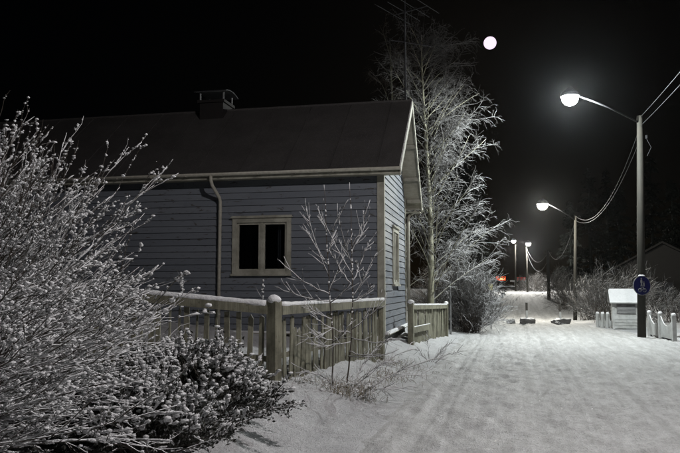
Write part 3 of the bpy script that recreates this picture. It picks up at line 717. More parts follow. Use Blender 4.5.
flatpoly(circ(.22, .36, .06)); flatpoly([(.15, .28), (.29, .28), (.30, .08), (.14, .08)]); flatpoly([(.15, .08), (.21, .08), (.19, -.10), (.13, -.10)]); flatpoly([(.23, .08), (.29, .08), (.32, -.10), (.26, -.10)])
def ring(cx, cz_, r):
    mb = MB(); a = np.linspace(0, 2 * math.pi, 21); mb.tube([((cx + r * math.cos(q)) * R_, -.006, (cz_ + r * math.sin(q)) * R_) for q in a], .006, 4); mb.build('pictogram', 'sign_white', sg)
ring(-.28, -.48, .17); ring(.28, -.48, .17)
mb = MB()
for p, q in (((-.28, -.48), (-.14, -.24)), ((-.14, -.24), (.18, -.24)), ((.18, -.24), (.28, -.48)), ((-.14, -.24), (.0, -.48)), ((.0, -.48), (.18, -.24)), ((-.28, -.48), (0, -.48)), ((.18, -.24), (.13, -.16))):
    mb.tube([(p[0] * R_, -.006, p[1] * R_), (q[0] * R_, -.006, q[1] * R_)], .006, 4)
mb.build('pictogram', 'sign_white', sg)

# ------------------------------------------------------------------ small white shed
SB = at(625.5, 328, 29.0); sz = gz(SB[0], SB[1])
shed = thing('garden_shed', 'tiny white shed with a snowy roof beside the pole', 'shed', (SB[0], SB[1], sz), math.radians(-17))
W2, D2, HW = .50, .55, 1.10
MB().box((-W2 + .02, -D2 + .02, -.1), (W2 - .02, D2 - .02, HW)).build('wall', 'white_wood', shed)
shw = shed.children[0]
for i in range(9):
    z_ = .04 + i * .118
    if z_ + .1 < .60:
        MB().hexa([(-W2 + .06, -D2 - .012, z_), (W2 - .06, -D2 - .012, z_), (W2 - .06, -D2 + .02, z_), (-W2 + .06, -D2 + .02, z_), (-W2 + .06, -D2 + .002, z_ + .112), (W2 - .06, -D2 + .002, z_ + .112), (W2 - .06, -D2 + .02, z_ + .112), (-W2 + .06, -D2 + .02, z_ + .112)]).build('board', 'white_wood', shw)
    MB().hexa([(-W2 - .012, -D2 + .06, z_), (-W2 + .02, -D2 + .06, z_), (-W2 + .02, D2 - .06, z_), (-W2 - .012, D2 - .06, z_), (-W2 + .002, -D2 + .06, z_ + .112), (-W2 + .02, -D2 + .06, z_ + .112), (-W2 + .02, D2 - .06, z_ + .112), (-W2 + .002, D2 - .06, z_ + .112)]).build('board', 'white_wood', shw)
for sx in (-1, 1): MB().box((sx * (W2 - .02) - .05, -D2 - .02, 0), (sx * (W2 - .02) + .05, -D2 + .05, HW)).build('corner_board', 'white_wood', shed)
wn = MB().box((-.36, -D2 - .005, .62), (.36, -D2 + .01, 1.03)).build('shutter', 'metal_grey', shed)
for i in range(6): MB().hexa([(-.33, -D2 - .03, .645 + i * .06), (.33, -D2 - .03, .645 + i * .06), (.33, -D2 - .006, .645 + i * .06), (-.33, -D2 - .006, .645 + i * .06), (-.33, -D2 - .012, .695 + i * .06), (.33, -D2 - .012, .695 + i * .06), (.33, -D2 - .006, .695 + i * .06), (-.33, -D2 - .006, .695 + i * .06)]).build('slat', 'metal_grey', wn)
mb = MB(); mb.hexa([(-.62, -.72, 1.05), (.62, -.72, 1.05), (.62, 0, 1.56), (-.62, 0, 1.56), (-.62, -.72, 1.09), (.62, -.72, 1.09), (.62, 0, 1.60), (-.62, 0, 1.60)]); mb.hexa([(-.62, .001, 1.56), (.62, .001, 1.56), (.62, .72, 1.05), (-.62, .72, 1.05), (-.62, .001, 1.60), (.62, .001, 1.60), (.62, .72, 1.09), (-.62, .72, 1.09)])
srf = mb.build('roof', 'white_wood', shed)
mb = MB(); mb.hexa([(-.60, -.71, 1.095), (.60, -.71, 1.095), (.60, 0, 1.605), (-.60, 0, 1.605), (-.59, -.70, 1.125), (.59, -.70, 1.125), (.59, 0, 1.635), (-.59, 0, 1.635)]); mb.build('snow', 'snow', srf)
MB().prism([(-W2 + .001, -D2 + .02, HW), (-W2 + .001, D2 - .02, HW), (-W2 + .001, 0, 1.55)], (.04, 0, 0)).build('gable', 'white_wood', shed)

# ------------------------------------------------------------------ white scalloped fences
def scallop(label, pts, hp, hp2):
    t = thing('white_fence', label, 'fence', group='white scalloped fences')
    for p in pts:
        z_ = gz(p[0], p[1]); o = MB().box((-.06, -.06, -.1), (.06, .06, hp)).build('post', 'white_wood', t, loc=(p[0], p[1], z_)); o.rotation_euler = (0, 0, yaw_of(pts[0], pts[-1]))
        mb = MB(); mb.blobs([[0, 0, hp + .03]], [[.075, .075, .06]], .05, True); mb.build('snow_cap', 'snow', o, True)
    for a, b in zip(pts[:-1], pts[1:]):
        a = np.array(a); b = np.array(b); L = np.linalg.norm(b - a); d = (b - a) / L; k = max(3, int(L / .125)); yw = yaw_of(a, b)
        for i in range(k):
            u = (i + .5) / k; p = a + d * (.06 + (L - .12) * u); z_ = gz(p[0], p[1]); w_ = (L - .12) / k - .006
            h = hp - .06 - (hp - hp2) * (1 - (2 * u - 1) ** 2)
            sl_ = (hp - hp2) * (-4 * (2 * u - 1)) / L * -1 * w_ / 2
            mb = MB(); mb.hexa([(-w_ / 2, -.012, .05), (w_ / 2, -.012, .05), (w_ / 2, .012, .05), (-w_ / 2, .012, .05), (-w_ / 2, -.012, h - sl_), (w_ / 2, -.012, h + sl_), (w_ / 2, .012, h + sl_), (-w_ / 2, .012, h - sl_)])
            o = mb.build('picket', 'white_wood', t, loc=(p[0], p[1], z_)); o.rotation_euler = (0, 0, yw)
scallop('white scalloped picket fence at the road, right of the wooden pole', [at(674.5, 341, 22.0)[:2], at(661, 338.5, 23.3)[:2], at(650, 335, 24.9)[:2]], .80, .50)
scallop('low white scalloped picket fence against the tiny shed', [at(598, 327, 30.2)[:2], at(603, 327, 30.0)[:2], at(608, 327, 29.8)[:2], at(613.5, 327, 29.6)[:2]], .58, .36)

# ------------------------------------------------------------------ boulders and marker stakes across the path
import mathutils
def boulder(px, py, w_, h, label, seed):
    p = at(px, py, 34); p[2] = gz(p[0], p[1])
    bm = bmesh.new(); bmesh.ops.create_icosphere(bm, subdivisions=3, radius=1)
    r = random.Random(seed); o = Vector((r.uniform(0, 50), r.uniform(0, 50), 0))
    for v in bm.verts:
        nn = mathutils.noise.fractal(v.co * 1.3 + o, 1, 2, 4); v.co *= 1 + .35 * nn
        v.co.z = max(v.co.z, -.35)
        v.co.z = min(v.co.z, .62 + .1 * nn); v.co.x *= w_ / 2; v.co.y *= w_ * .38; v.co.z *= h
    me = bpy.data.meshes.new('boulder'); bm.to_mesh(me); bm.free(); me.materials.append(MAT['stone'])
    q = put('boulder', me, loc=(p[0], p[1], p[2] + .05), rot=(0, 0, r.uniform(-.4, .4))); tag(q, label, 'boulder', 'boulders closing the path')
    return p
b1 = boulder(527.5, 323, .72, .34, 'low snow dusted boulder with the tall marker stake standing in it', 3)
b2 = boulder(561, 324.5, .92, .30, 'widest snow dusted boulder, nearest the thin lamp pole', 8)
b3 = boulder(510.5, 323.5, .42, .26, 'small pointed boulder lying left of the staked boulder', 14)
b4 = boulder(491, 323.5, .24, .36, 'tiny upright stone beside the hedge', 22)
def stake(p, h, label, dx=0):
    t = thing('marker_stake', label, 'stake', (p[0] + dx, p[1] + .1, p[2]), group='marker stakes at the boulders')
    MB().box((-.045, -.03, -.1), (.045, .03, h * .62)).build('lower_half', 'white_wood', t); MB().box((-.048, -.033, h * .62), (.048, .033, h)).build('upper_half', 'dark_wood', t)
stake(b1, 1.0, 'dark topped marker stake in the middle of the path'); stake(b2, .92, 'marker stake above the widest boulder')

# ------------------------------------------------------------------ lit signs at the road end
ls = at(501, 278.5, 150); t = thing('lit_sign', 'orange red lit sign box glowing at the end of the road', 'sign', (ls[0], ls[1], ls[2]), 0)
MB().box((-1.0, 0, -.42), (1.0, .3, .42)).build('cabinet', 'sign_orange', t); MB().box((-.35, -.03, -.30), (.8, -.005, .26)).build('light_panel', 'sign_bright', t)
gzz = gz(ls[0], ls[1]); MB().tube([(0, .15, gzz - ls[2] - .3), (0, .15, -.42)], .1, 8).build('post', 'metal_dark', t)
ls = at(521.5, 278.8, 160); t = thing('lit_sign', 'dim red lettered sign near the far lamp pole', 'sign', (ls[0], ls[1], ls[2]), 0)
for i in range(3): MB().box((-.95 + i * .68, 0, -.38), (-.95 + i * .68 + .5, .1, .38)).build('letter', 'sign_red', t)
MB().box((-1.05, .11, -.45), (1.05, .2, .45)).build('board', 'metal_dark', t); gzz = gz(ls[0], ls[1]); MB().tube([(0, .26, gzz - ls[2] - .3), (0, .26, -.3)], .06, 8).build('post', 'metal_dark', t)
ls = at(513, 281, 105); t = thing('road_sign', 'small pale sign plate between the two far lamps', 'sign', (ls[0], ls[1], ls[2]), 0)
MB().box((-.42, 0, -.1), (.42, .03, .1)).build('plate', 'sign_white', t); gzz = gz(ls[0], ls[1]); MB().tube([(.25, .06, gzz - ls[2] - .3), (.25, .06, .1)], .03, 8).build('post', 'metal_grey', t)
ls = at(490.5, 287, 28.6); t = thing('number_plate', 'small yellowish plate on a post at the hedge end', 'sign', (ls[0], ls[1], ls[2]), 0)
MB().box((-.09, 0, -.13), (.09, .015, .13)).build('plate', 'plaque_yellow', t); MB().tube([(0, .03, gz(ls[0], ls[1]) - ls[2] - .2), (0, .03, .1)], .02, 6).build('post', 'metal_dark', t)

# ------------------------------------------------------------------ plants
def curve_paths(S, D, L, n, bend=(0, 0, 0), wob=0.05):
    """S starts (M,3), D unit dirs (M,3), L lengths -> (M,n,3); bend = added direction towards the tip"""
    M = len(S); t = np.linspace(0, 1, n)[None, :, None]
    D = D / np.linalg.norm(D, axis=1, keepdims=True); L = np.broadcast_to(L, (M,))[:, None, None]
    bend = np.asarray(bend, float); bend = np.broadcast_to(bend, (M, 3))
    P = S[:, None, :] + D[:, None, :] * L * t + bend[:, None, :] * L * t * t
    W1 = rng.normal(size=(M, 1, 3)); W2_ = rng.normal(size=(M, 1, 3))
    return P + L * wob * (W1 * np.sin(t * 3.1) * .5 + W2_ * np.sin(t * 6.3) * .3) * t
def sample(P, M, lo=0.2, hi=1.0, pw=1.0):
    """random points on paths with tangents"""
    k = rng.integers(0, len(P), M); n_ = P.shape[1]; t = (lo + (hi - lo) * rng.random(M) ** pw) * (n_ - 1); i = np.minimum(t.astype(int), n_ - 2); f = (t - i)[:, None]
    a = P[k, i]; b_ = P[k, i + 1]; d = b_ - a; d /= np.linalg.norm(d, axis=1, keepdims=True) + 1e-9
    return a * (1 - f) + b_ * f, d, k
def unit(v): return v / (np.linalg.norm(v, axis=-1, keepdims=True) + 1e-9)
def deflect(d, ang_lo, ang_hi, up=0.0):
    M = len(d); r = rng.normal(size=(M, 3)); r -= (r * d).sum(1, keepdims=True) * d; r = unit(r)
    a = rng.uniform(ang_lo, ang_hi, M)[:, None]
    v = d * np.cos(a) + r * np.sin(a); v[:, 2] += up; return unit(v)
def taper(M, n, r0, r1): return np.repeat((np.linspace(1, 0, n) ** .8 * (r0 - r1) + r1)[None], M, 0) * rng.uniform(.75, 1.25, (M, 1))

# --- arching snowy shrubs, near left
def snow_flecks(sn, paths, M, lo, hi, Lr, rr_, pw=.8, flat_only=.8, k_=4, keep=lambda p: np.ones(len(p), bool)):
    p, d, k = sample(paths, M, lo, hi, pw); ok = (np.abs(d[:, 2]) < flat_only) & keep(p); p, d = p[ok], d[ok]; m = len(p); L = rng.uniform(*Lr, m)
    seg = p[:, None, :] + d[:, None, :] * L[:, None, None] * np.linspace(-.5, .5, 4)[None, :, None]
    r = rng.uniform(*rr_, (m, 1)) * np.array([[.45, 1.0, .95, .40]]) * rng.uniform(.6, 1.35, (m, 4))
    seg[:, :, 2] += r.max(1, keepdims=True) * .45; seg += rng.normal(0, .004, seg.shape); sn.tubes(seg, r, k_)
def granules(sn, paths, M, lo, hi, r0, r1, pw=.8, zmin=-1, keep=None):
    p, d, k = sample(paths, M, lo, hi, pw); ok = keep(p) & (p[:, 2] > zmin); p, d = p[ok], d[ok]; m = len(p); r = r0 + (r1 - r0) * rng.random(m) ** 2.2
    C_ = p + rng.normal(0, .35, (m, 3)) * r[:, None] + np.stack([0 * r, 0 * r, r * .5], 1); S_ = np.stack([r * rng.uniform(.8, 1.8, m), r * rng.uniform(.8, 1.5, m), r * rng.uniform(.6, 1.0, m)], 1)
    q = r < .0115; sn.blobs(C_[q], S_[q] * 1.15, .25, 'tiny'); sn.blobs(C_[~q], S_[~q], .3)
def arching(label, cx, cy, M, sp, elr, Lk, M1, M2, G, keep, azr=1.75):
    z_ = gz(cx, cy); t = thing('snowy_bush', label, 'bush', (cx, cy, z_), group='arching shrubs thick with snow')
    S = np.stack([rng.normal(0, sp, M), rng.normal(0, sp, M), rng.uniform(-.1, .25, M)], 1)
    az = rng.uniform(-azr, azr, M); el = np.radians(rng.uniform(*elr, M))
    D = np.stack([np.cos(az) * np.cos(el), np.sin(az) * np.cos(el), np.sin(el)], 1)
    st = curve_paths(S, D, np.interp(np.degrees(el), *Lk) * rng.uniform(.66, 1.0, M), 12, (0.04, 0, -.06), .05)
    tw = MB(); tw.tubes(st, taper(M, 12, .012, .0035), 3)
    p, d, k = sample(st, M1, .25, 1.0, .75); t1 = curve_paths(p, deflect(d, .15, .55, .06), rng.uniform(.18, .55, M1), 6, (0, 0, .05), .10); tw.tubes(t1, taper(M1, 6, .0048, .0026), 3, caps=False)
    p, d, k = sample(t1, M2, .2, 1.0); t2 = curve_paths(p, deflect(d, .30, .9, .1), rng.uniform(.05, .15, M2), 4, (0, 0, .05), .12); tw.tubes(t2, taper(M2, 4, .0034, .0020), 3, caps=False)
    tw.build('branchwork', 'twig_snowy', t, True); sn = MB()
    granules(sn, t2, G, .0, 1.0, .0055, .017, .8, keep=keep); granules(sn, t1, G, .05, 1.0, .0055, .018, .8, keep=keep)
    granules(sn, t2, G // 4, .3, 1.0, .009, .019, .6, .8, keep=keep)
    snow_flecks(sn, st, G // 7, .2, .97, (.06, .30), (.005, .0125), flat_only=.78, keep=keep); snow_flecks(sn, t1, G // 5, .1, .97, (.05, .16), (.004, .0085), flat_only=.85, keep=keep)
    sn.build('snow_load', 'snow', t, True)
arching('tall arching shrub thick with snow against the house corner side', -5.0, 7.3, 1000, .55, (6, 78), ([5, 15, 25, 35, 50, 80], [1.8, 2.15, 2.5, 2.6, 3.1, 2.95]), 7000, 8000, 33000, lambda p: (p[:, 0] > .85 - .40 * p[:, 1]) & (p[:, 1] < 1.3) & (p[:, 2] > .3))
arching('lower arching shrub of long snow lined stems at the near corner', -4.0, 5.3, 520, .42, (4, 40), ([5, 15, 25, 40], [2.15, 2.35, 2.35, 2.1]), 3600, 3800, 16000, lambda p: (p[:, 0] > .6 - .45 * p[:, 1]) & (p[:, 1] < 1.3) & (p[:, 2] > .05), 1.3)

# --- low rounded evergreen bushes under the fence
def low_bush(label, cx, cy, rx, ry, h, nst, nleaf, nsn, seed):
    z_ = gz(cx, cy); t = thing('low_bush', label, 'bush', (cx, cy, z_), group='low snowy bushes in front of the fence')
    M = nst; az = rng.uniform(0, 2 * math.pi, M); el = np.radians(rng.uniform(12, 85, M))
    D = np.stack([np.cos(az) * np.cos(el) * rx / h, np.sin(az) * np.cos(el) * ry / h, np.sin(el)], 1)
    L = h * np.linalg.norm(D, axis=1) * rng.uniform(.72, 1.0, M)
    S = np.stack([rng.normal(0, .12, M), rng.normal(0, .12, M), np.zeros(M) - .05], 1)
    P = curve_paths(S, D, L, 9, (0, 0, -.08), .10); mb = MB(); mb.tubes(P, taper(M, 9, .010, .003), 4)
    M1 = nst * 5; p, d, k = sample(P, M1, .45, 1, .7); t1 = curve_paths(p, deflect(d, .3, .9, .15), rng.uniform(.08, .24, M1), 5, (0, 0, .1), .12); mb.tubes(t1, taper(M1, 5, .0045, .0022), 3)
    mb.build('branchwork', 'twig_dark', t, True)
    p, d, k = sample(t1, nleaf, .15, 1); lf = MB(); lf.leaves(p + rng.normal(0, .018, (nleaf, 3)), deflect(d, .3, 1.2, .1), rng.uniform(.03, .055, nleaf), rng.uniform(.012, .022, nleaf)); lf.build('foliage', 'leaf_dark', t)
    p, d, k = sample(t1, nsn * 3, .4, 1)
    e = (p[:, 0] / rx) ** 2 + (p[:, 1] / ry) ** 2 + (p[:, 2] / h) ** 2
    ok = (e > .55) & (p[:, 2] > .25 * h + .2 * h * (rng.random(len(p)))); p = p[ok][:nsn]; m_ = len(p)
    s2 = np.minimum(rng.gamma(2.0, .0050, m_) + .0045, rng.uniform(.014, .024, m_)); sn = MB(); C_ = p + np.stack([0 * s2, 0 * s2, s2 * .4], 1); S_ = np.stack([s2 * rng.uniform(.9, 1.7, m_), s2 * rng.uniform(.8, 1.5, m_), s2 * rng.uniform(.5, .85, m_)], 1); q = s2 < .010; sn.blobs(C_[q], S_[q], .25, 'tiny'); sn.blobs(C_[~q], S_[~q], .34)
    snow_flecks(sn, t1, nsn // 3, .3, 1, (.03, .09), (.004, .011), flat_only=.9); sn.build('snow_load', 'snow', t, True)
low_bush('rounded low bush capped with snow, beside the fence corner post', -1.6, 7.4, 1.1, .9, .9, 260, 24000, 9500, 1)
low_bush('low snowy bush at the bottom edge, in front of the others', -1.75, 6.05, .80, .7, .62, 220, 18000, 7500, 3)

# --- two bare saplings in front of the fence
def sapling(label, stem, branches, Y):
    P = np.array([at(x_, y_, Y) for x_, y_ in stem]); base = P[0].copy(); base[2] = gz(base[0], base[1]); P[0, 2] = base[2] - .05
    t = thing('sapling', label, 'sapling', tuple(base), group='bare saplings before the fence')
    def refine(Q, n):
        tt = np.linspace(0, 1, len(Q)); u = np.linspace(0, 1, n); return np.stack([np.interp(u, tt, Q[:, i]) for i in range(3)], 1)
    Pm = refine(P, 18); Pm[1:-1] += rng.normal(0, .006, (16, 3))
    MB().tube(Pm - base, np.linspace(.014, .0045, 18), 6).build('stem', 'twig_dark', t, True)
    bw = MB(); sn = MB(); allp = []
    for (a, b, dy) in branches:
        A = at(*a, Y); B = at(*b, Y + dy); n_ = 9; u = np.linspace(0, 1, n_)[:, None]
        Q = A * (1 - u) + B * u; Q[:, 2] -= .06 * np.sin(u[:, 0] * math.pi) * np.linalg.norm(B - A); Q[1:] += rng.normal(0, .008, (n_ - 1, 3)); allp.append(Q)
    allp = np.array(allp) - base; m_ = len(allp); bw.tubes(allp, taper(m_, 9, .0072, .003), 4)
    M1 = m_ * 9; p, d, k = sample(allp, M1, .15, .98); t1 = curve_paths(p, deflect(d, .4, .85, .15), rng.uniform(.06, .30, M1), 6, (0, 0, .1), .08); bw.tubes(t1, taper(M1, 6, .0034, .0018), 3)
    bw.build('branchwork', 'twig_snowy', t, True)
    for Pp, r in ((allp, .0080), (t1, .0048)):
        q = Pp.copy(); q[:, :, 2] += .009; mm, nn_ = q.shape[:2]
        f = np.clip(.62 + 1.3 * fbm(rng.uniform(0, 99, (mm, 1)) + np.linspace(0, 4, nn_)[None], np.zeros((mm, nn_)), 3, 2), .12, 1.3) * np.linspace(1.1, .45, nn_)[None]; sn.tubes(q, f * r, 5)
    p, d, k = sample(np.array([Pm - base]), 26, .25, .98); s2 = rng.uniform(.008, .016, 26); sn.blobs(p + np.array([0, 0, .004]), np.stack([s2, s2, s2 * 1.6], 1), .2)
    sn.build('snow_load', 'snow', t, True)
Z = lambda x_, y_: (260 + x_ / 2.157, 180 + y_ / 2.157)
sapling('bare snow lined sapling, the one closer to the corner post', [Z(158, 440), Z(157, 330), Z(150, 240), Z(145, 150), Z(138, 10)],
        [(Z(150, 212), Z(99, 62), -.1), (Z(151, 247), Z(42, 175), -.3), (Z(152, 262), Z(38, 230), .2), (Z(148, 185), Z(104, 112), .15), (Z(150, 240), Z(188, 135), .1), (Z(155, 300), Z(96, 268), -.2), (Z(157, 320), Z(85, 345), -.4), (Z(157, 345), Z(105, 330), -.3), (Z(146, 160), Z(165, 85), .1), (Z(152, 265), Z(195, 225), -.2), (Z(157, 350), Z(195, 310), -.3), (Z(143, 110), Z(125, 60), 0.0)], on_ground(333, 386)[1])
sapling('bare snow lined sapling, the one farther from the corner post', [Z(187, 430), Z(197, 340), Z(200, 240), Z(198, 150), Z(193, 5)],
        [(Z(200, 205), Z(128, 68), .1), (Z(199, 192), Z(164, 50), -.1), (Z(200, 218), Z(236, 130), .1), (Z(200, 252), Z(250, 158), -.1), (Z(200, 262), Z(247, 228), -.2), (Z(197, 322), Z(272, 255), -.2), (Z(195, 350), Z(100, 352), -.4), (Z(196, 340), Z(285, 345), -.5), (Z(198, 160), Z(232, 80), .1), (Z(197, 150), Z(238, 45), .0), (Z(200, 230), Z(150, 150), .15), (Z(196, 330), Z(120, 300), -.4), (Z(192, 370), Z(260, 375), -.5), (Z(190, 380), Z(300, 365), -.6)], on_ground(347, 389)[1])

# --- bent snow-laden twigs and dry grass on the verge
def twig_clump(label, spec, Y0, name='twig_clump', cat='twigs'):
    base = on_ground(*spec[0][0]); t = thing(name, label, cat, tuple(base))
    bw = MB(); sn = MB(); pp = []
    for a, b, lift in spec:
        A = on_ground(*a); B = at(*b, A[1] + rng.uniform(-.3, .3)); B[2] = max(B[2], gz(B[0], B[1]) + .03); A[2] -= .03; u = np.linspace(0, 1, 9)[:, None]
        Q = A * (1 - u) + B * u; Q[:, 2] += lift * np.sin(u[:, 0] * math.pi); Q[1:-1] += rng.normal(0, .012, (7, 3)); pp.append(Q - base)
    pp = np.array(pp); bw.tubes(pp, taper(len(pp), 9, .0055, .0022), 4)
    M1 = len(pp) * 14; p, d, k = sample(pp, M1, .1, 1); t1 = curve_paths(p, deflect(d, .3, .8, .12), rng.uniform(.08, .3, M1), 6, (0, 0, -.1), .1); bw.tubes(t1, taper(M1, 6, .0032, .0016), 3)
    bw.build('branchwork', 'twig_snowy', t, True)
    for Pp, r in ((pp, .010), (t1, .0062)):
        q = Pp.copy(); q[:, :, 2] += .007; mm, nn_ = q.shape[:2]; f = np.clip(.5 + 1.5 * fbm(rng.uniform(0, 99, (mm, 1)) + np.linspace(0, 4, nn_)[None], np.zeros((mm, nn_)), 3, 2), .08, 1.3); sn.tubes(q, f * r, 5)
    sn.build('snow_load', 'snow', t, True)
twig_clump('bent twigs under snow fanning over the verge below the saplings', [((348, 392), (413, 349), .1), ((350, 392), (428, 377), .12), ((352, 396), (405, 392), .1), ((356, 396), (440, 358), .08), ((346, 394), (392, 338), .15), ((340, 394), (305, 372), .1), ((345, 396), (372, 405), .1), ((350, 390), (398, 362), .14), ((352, 398), (418, 388), .08)], 8.6)
twig_clump('small clump of bare twigs on the verge in front of the short fence panel', [((430, 362), (452, 343), .05), ((432, 362), (446, 352), .08), ((429, 362), (428, 336), .0), ((434, 363), (458, 352), .06), ((428, 362), (416, 350), .06)], 15.6)
def grass_tuft(label, px, py, Y0, nb, r, h):
    base = on_ground(px, py); t = thing('grass_tuft', label, 'grass', tuple(base), group='dry grass tufts on the verge')
    S = np.stack([rng.normal(0, r, nb), rng.normal(0, r, nb), np.full(nb, -.05)], 1); az = rng.uniform(0, 6.28, nb); el = np.radians(rng.uniform(35, 85, nb)); D = np.stack([np.cos(az) * np.cos(el), np.sin(az) * np.cos(el), np.sin(el)], 1)
    P = curve_paths(S, D, rng.uniform(.5, 1.1, nb) * h, 6, (0.1, 0, -.45), .08); MB().tubes(P, taper(nb, 6, .0032, .0012), 3).build('blade_cluster', 'grass_dry', t)
    sn = MB(); m_ = nb // 4; p, d, k = sample(P, m_, .3, 1); s2 = rng.uniform(.006, .022, m_); sn.blobs(p, np.stack([s2 * 1.4, s2 * 1.3, s2 * .8], 1), .2); sn.build('snow_load', 'snow', t, True)
grass_tuft('tangle of snowy weeds at the foot of the saplings', 342, 388, 8.9, 420, .30, .42)
grass_tuft('snowy weeds on the verge beyond the saplings', 378, 376, 8.9, 260, .35, .36)
grass_tuft('low weeds spilling towards the road', 402, 368, 8.9, 160, .35, .25)
grass_tuft('dry grass tuft below the bent twigs', 362, 398, 8.2, 110, .14, .24)
grass_tuft('dry grass tuft against the corner end of the fence', 300, 380, 9.4, 70, .14, .26)
grass_tuft('snowy grass hummock beside the house ledge', 385, 362, 11.5, 160, .25, .32)

# --- stalks behind the fence
def stalk(label, px, py, Y, h, n_):
    c = at(px, py, Y); z_ = gz(c[0], c[1]); base = np.array([c[0], c[1], z_]); t = thing('frosted_stalk', label, 'plant', tuple(base), group='frosted stalks behind the fence')
    top = c[2] - z_; P = curve_paths(np.array([[0, 0, -.05]]), np.array([[0, 0, 1.0]]), top, 10, wob=.02); mb = MB(); mb.tubes(P, taper(1, 10, .008, .004), 5); mb.build('stem', 'twig_dark', t)
    p, d, k = sample(P, n_ * 8, .6, 1.0); s2 = rng.uniform(.008, .02, n_ * 8); sn = MB(); sn.blobs(p + rng.normal(0, .012, (n_ * 8, 3)), np.stack([s2, s2, s2], 1), .2); sn.build('snow_load', 'snow', t, True)
    q, d, k = sample(P, n_, .45, .95); bw = MB(); b2_ = curve_paths(q, deflect(d, .3, .6), rng.uniform(.1, .3, n_), 5); bw.tubes(b2_, taper(n_, 5, .004, .002), 3); bw.build('side_shoot', 'twig_snowy', t)
stalk('frosted upright stalk behind the fence under the window', 263, 276, 12.0, 1.2, 3)
stalk('bushy frosted stalk behind the fence near the downspout', 182, 270, 12.0, 1.2, 9)

# --- birch
def birch(label, base, H, lean, nlimb, spread, frost, seed, dens=1.0, toward=None):
    t = thing('birch_tree', label, 'tree', tuple(base))
    r = np.random.default_rng(seed); n_ = 22; u = np.linspace(0, 1, n_)
    tr_ = np.stack([lean[0] * u + .10 * np.sin(u * 5), lean[1] * u + .08 * np.sin(u * 4 + 1), -.2 + (H + .2) * u], 1)
    mb = MB(); mb.tube(tr_, .115 * H / 11 * (1 - u) ** .8 + .010, 10)
    limbs = []
    for i in range(nlimb):
        f = .10 + .86 * (i + r.random() * .6) / nlimb; P0_ = np.array([np.interp(f, u, tr_[:, j]) for j in range(3)])
        az = i * 2.4 + r.uniform(-.4, .4)
        if toward is not None and r.random() < .4: az = toward + r.uniform(-.9, .9)
        L = spread * (1.0 - .60 * f ** 1.4) * r.uniform(.6, 1.0); el = math.radians(r.uniform(38, 68))
        D = np.array([math.cos(az) * math.cos(el), math.sin(az) * math.cos(el), math.sin(el)])
        limbs.append(curve_paths(P0_[None], D[None], L, 12, (D[0] * .10, D[1] * .10, -.04), .05)[0])
    limbs = np.array(limbs); M = len(limbs); mb.tubes(limbs, taper(M, 12, .017 * spread / 3.6, .0045), 6)
    mb.build('trunk', 'birch_bark', t, True)
    cr = MB()
    M1 = int(nlimb * 15 * dens); p, d, k = sample(limbs, M1, .15, 1.0, .85); dd = deflect(d, .35, .95, .10); s1 = curve_paths(p, dd, rng.uniform(.3, 1.0, M1) * spread / 3.6, 8, (0, 0, .0), .09); cr.tubes(s1, taper(M1, 8, .010, .0045), 4)
    M2 = int(M1 * 7); p, d, k = sample(s1, M2, .15, 1.0, .8); dd = deflect(d, .4, 1.25, -.05); s2 = curve_paths(p, dd, rng.uniform(.15, .5, M2), 6, (0, 0, -.22), .12); cr.tubes(s2, taper(M2, 6, .0042, .0026), 3, caps=False)
    M3 = int(M2 * 1.8); p, d, k = sample(s2, M3, .2, 1.0); dd = deflect(d, .4, 1.2, -.05); s3 = curve_paths(p, dd, rng.uniform(.07, .24, M3), 4, (0, 0, -.25), .12); cr.tubes(s3, taper(M3, 4, .0036, .0024), 3, caps=False)
    cr.build('crown', frost, t)
B1 = at(430, 300, 24.6); B1[2] = gz(B1[0], B1[1])
birch('frosted birch with drooping twigs behind the gable, lit by the lamp', B1, 10.6, (-.1, .2), 60, 3.8, 'twig_frost', 5, .75, toward=-.1)
B2 = at(400, 300, 34); B2[2] = gz(B2[0], B2[1])
birch('darker birch rising behind the house roof', B2, 14.0, (-.3, .3), 34, 3.6, 'twig_dark', 11, .33)

# --- twiggy rounded shrubs
def twiggy(label, c, rx, ry, h, nst, frost, name='bare_shrub', cat='shrub', group=None, fine=.62, tr=.012):
    z_ = gz(c[0], c[1]); t = thing(name, label, cat, (c[0], c[1], z_), group=group)
    M = nst; az = rng.uniform(0, 2 * math.pi, M); el = np.radians(rng.uniform(15, 88, M)); D = np.stack([np.cos(az) * np.cos(el) * rx / h, np.sin(az) * np.cos(el) * ry / h, np.sin(el)], 1)
    L = h * np.linalg.norm(D, axis=1) * rng.uniform(.7, 1.0, M); S = np.stack([rng.normal(0, rx * .15, M), rng.normal(0, ry * .15, M), np.full(M, -.05)], 1)
    P = curve_paths(S, D, L, 9, (0, 0, -.05), .08); a = MB(); a.tubes(P, taper(M, 9, tr, .004), 4); a.build('stemwork', 'twig_dark', t)
    M1 = int(nst * 7 * fine); p, d, k = sample(P, M1, .25, 1, .8); t1 = curve_paths(p, deflect(d, .25, .8, .1), rng.uniform(.15, .4, M1) * h, 6, (0, 0, -.05), .1); b = MB(); b.tubes(t1, taper(M1, 6, .0075, .004), 3, caps=False)
    M2 = int(M1 * 3.0); p, d, k = sample(t1, M2, .2, 1); t2 = curve_paths(p, deflect(d, .3, 1.0, .05), rng.uniform(.06, .22, M2) * h, 4, (0, 0, -.05), .1); b.tubes(t2, taper(M2, 4, .005, .0032), 3, caps=False)
    b.build('crown', frost, t)
HB = at(470, 310, 27.2); twiggy('dense rounded frosted hedge bush at the road past the birch', HB, 1.35, 2.2, 2.55, 190, 'twig_frost', 'hedge_bush', 'bush', 'hedge bushes past the birch', .85)
HB2 = at(448, 310, 29.5); twiggy('taller dark bush behind the short fence panel and rack', HB2, 1.7, 1.6, 2.6, 130, 'twig_dark', 'hedge_bush', 'bush', 'hedge bushes past the birch')
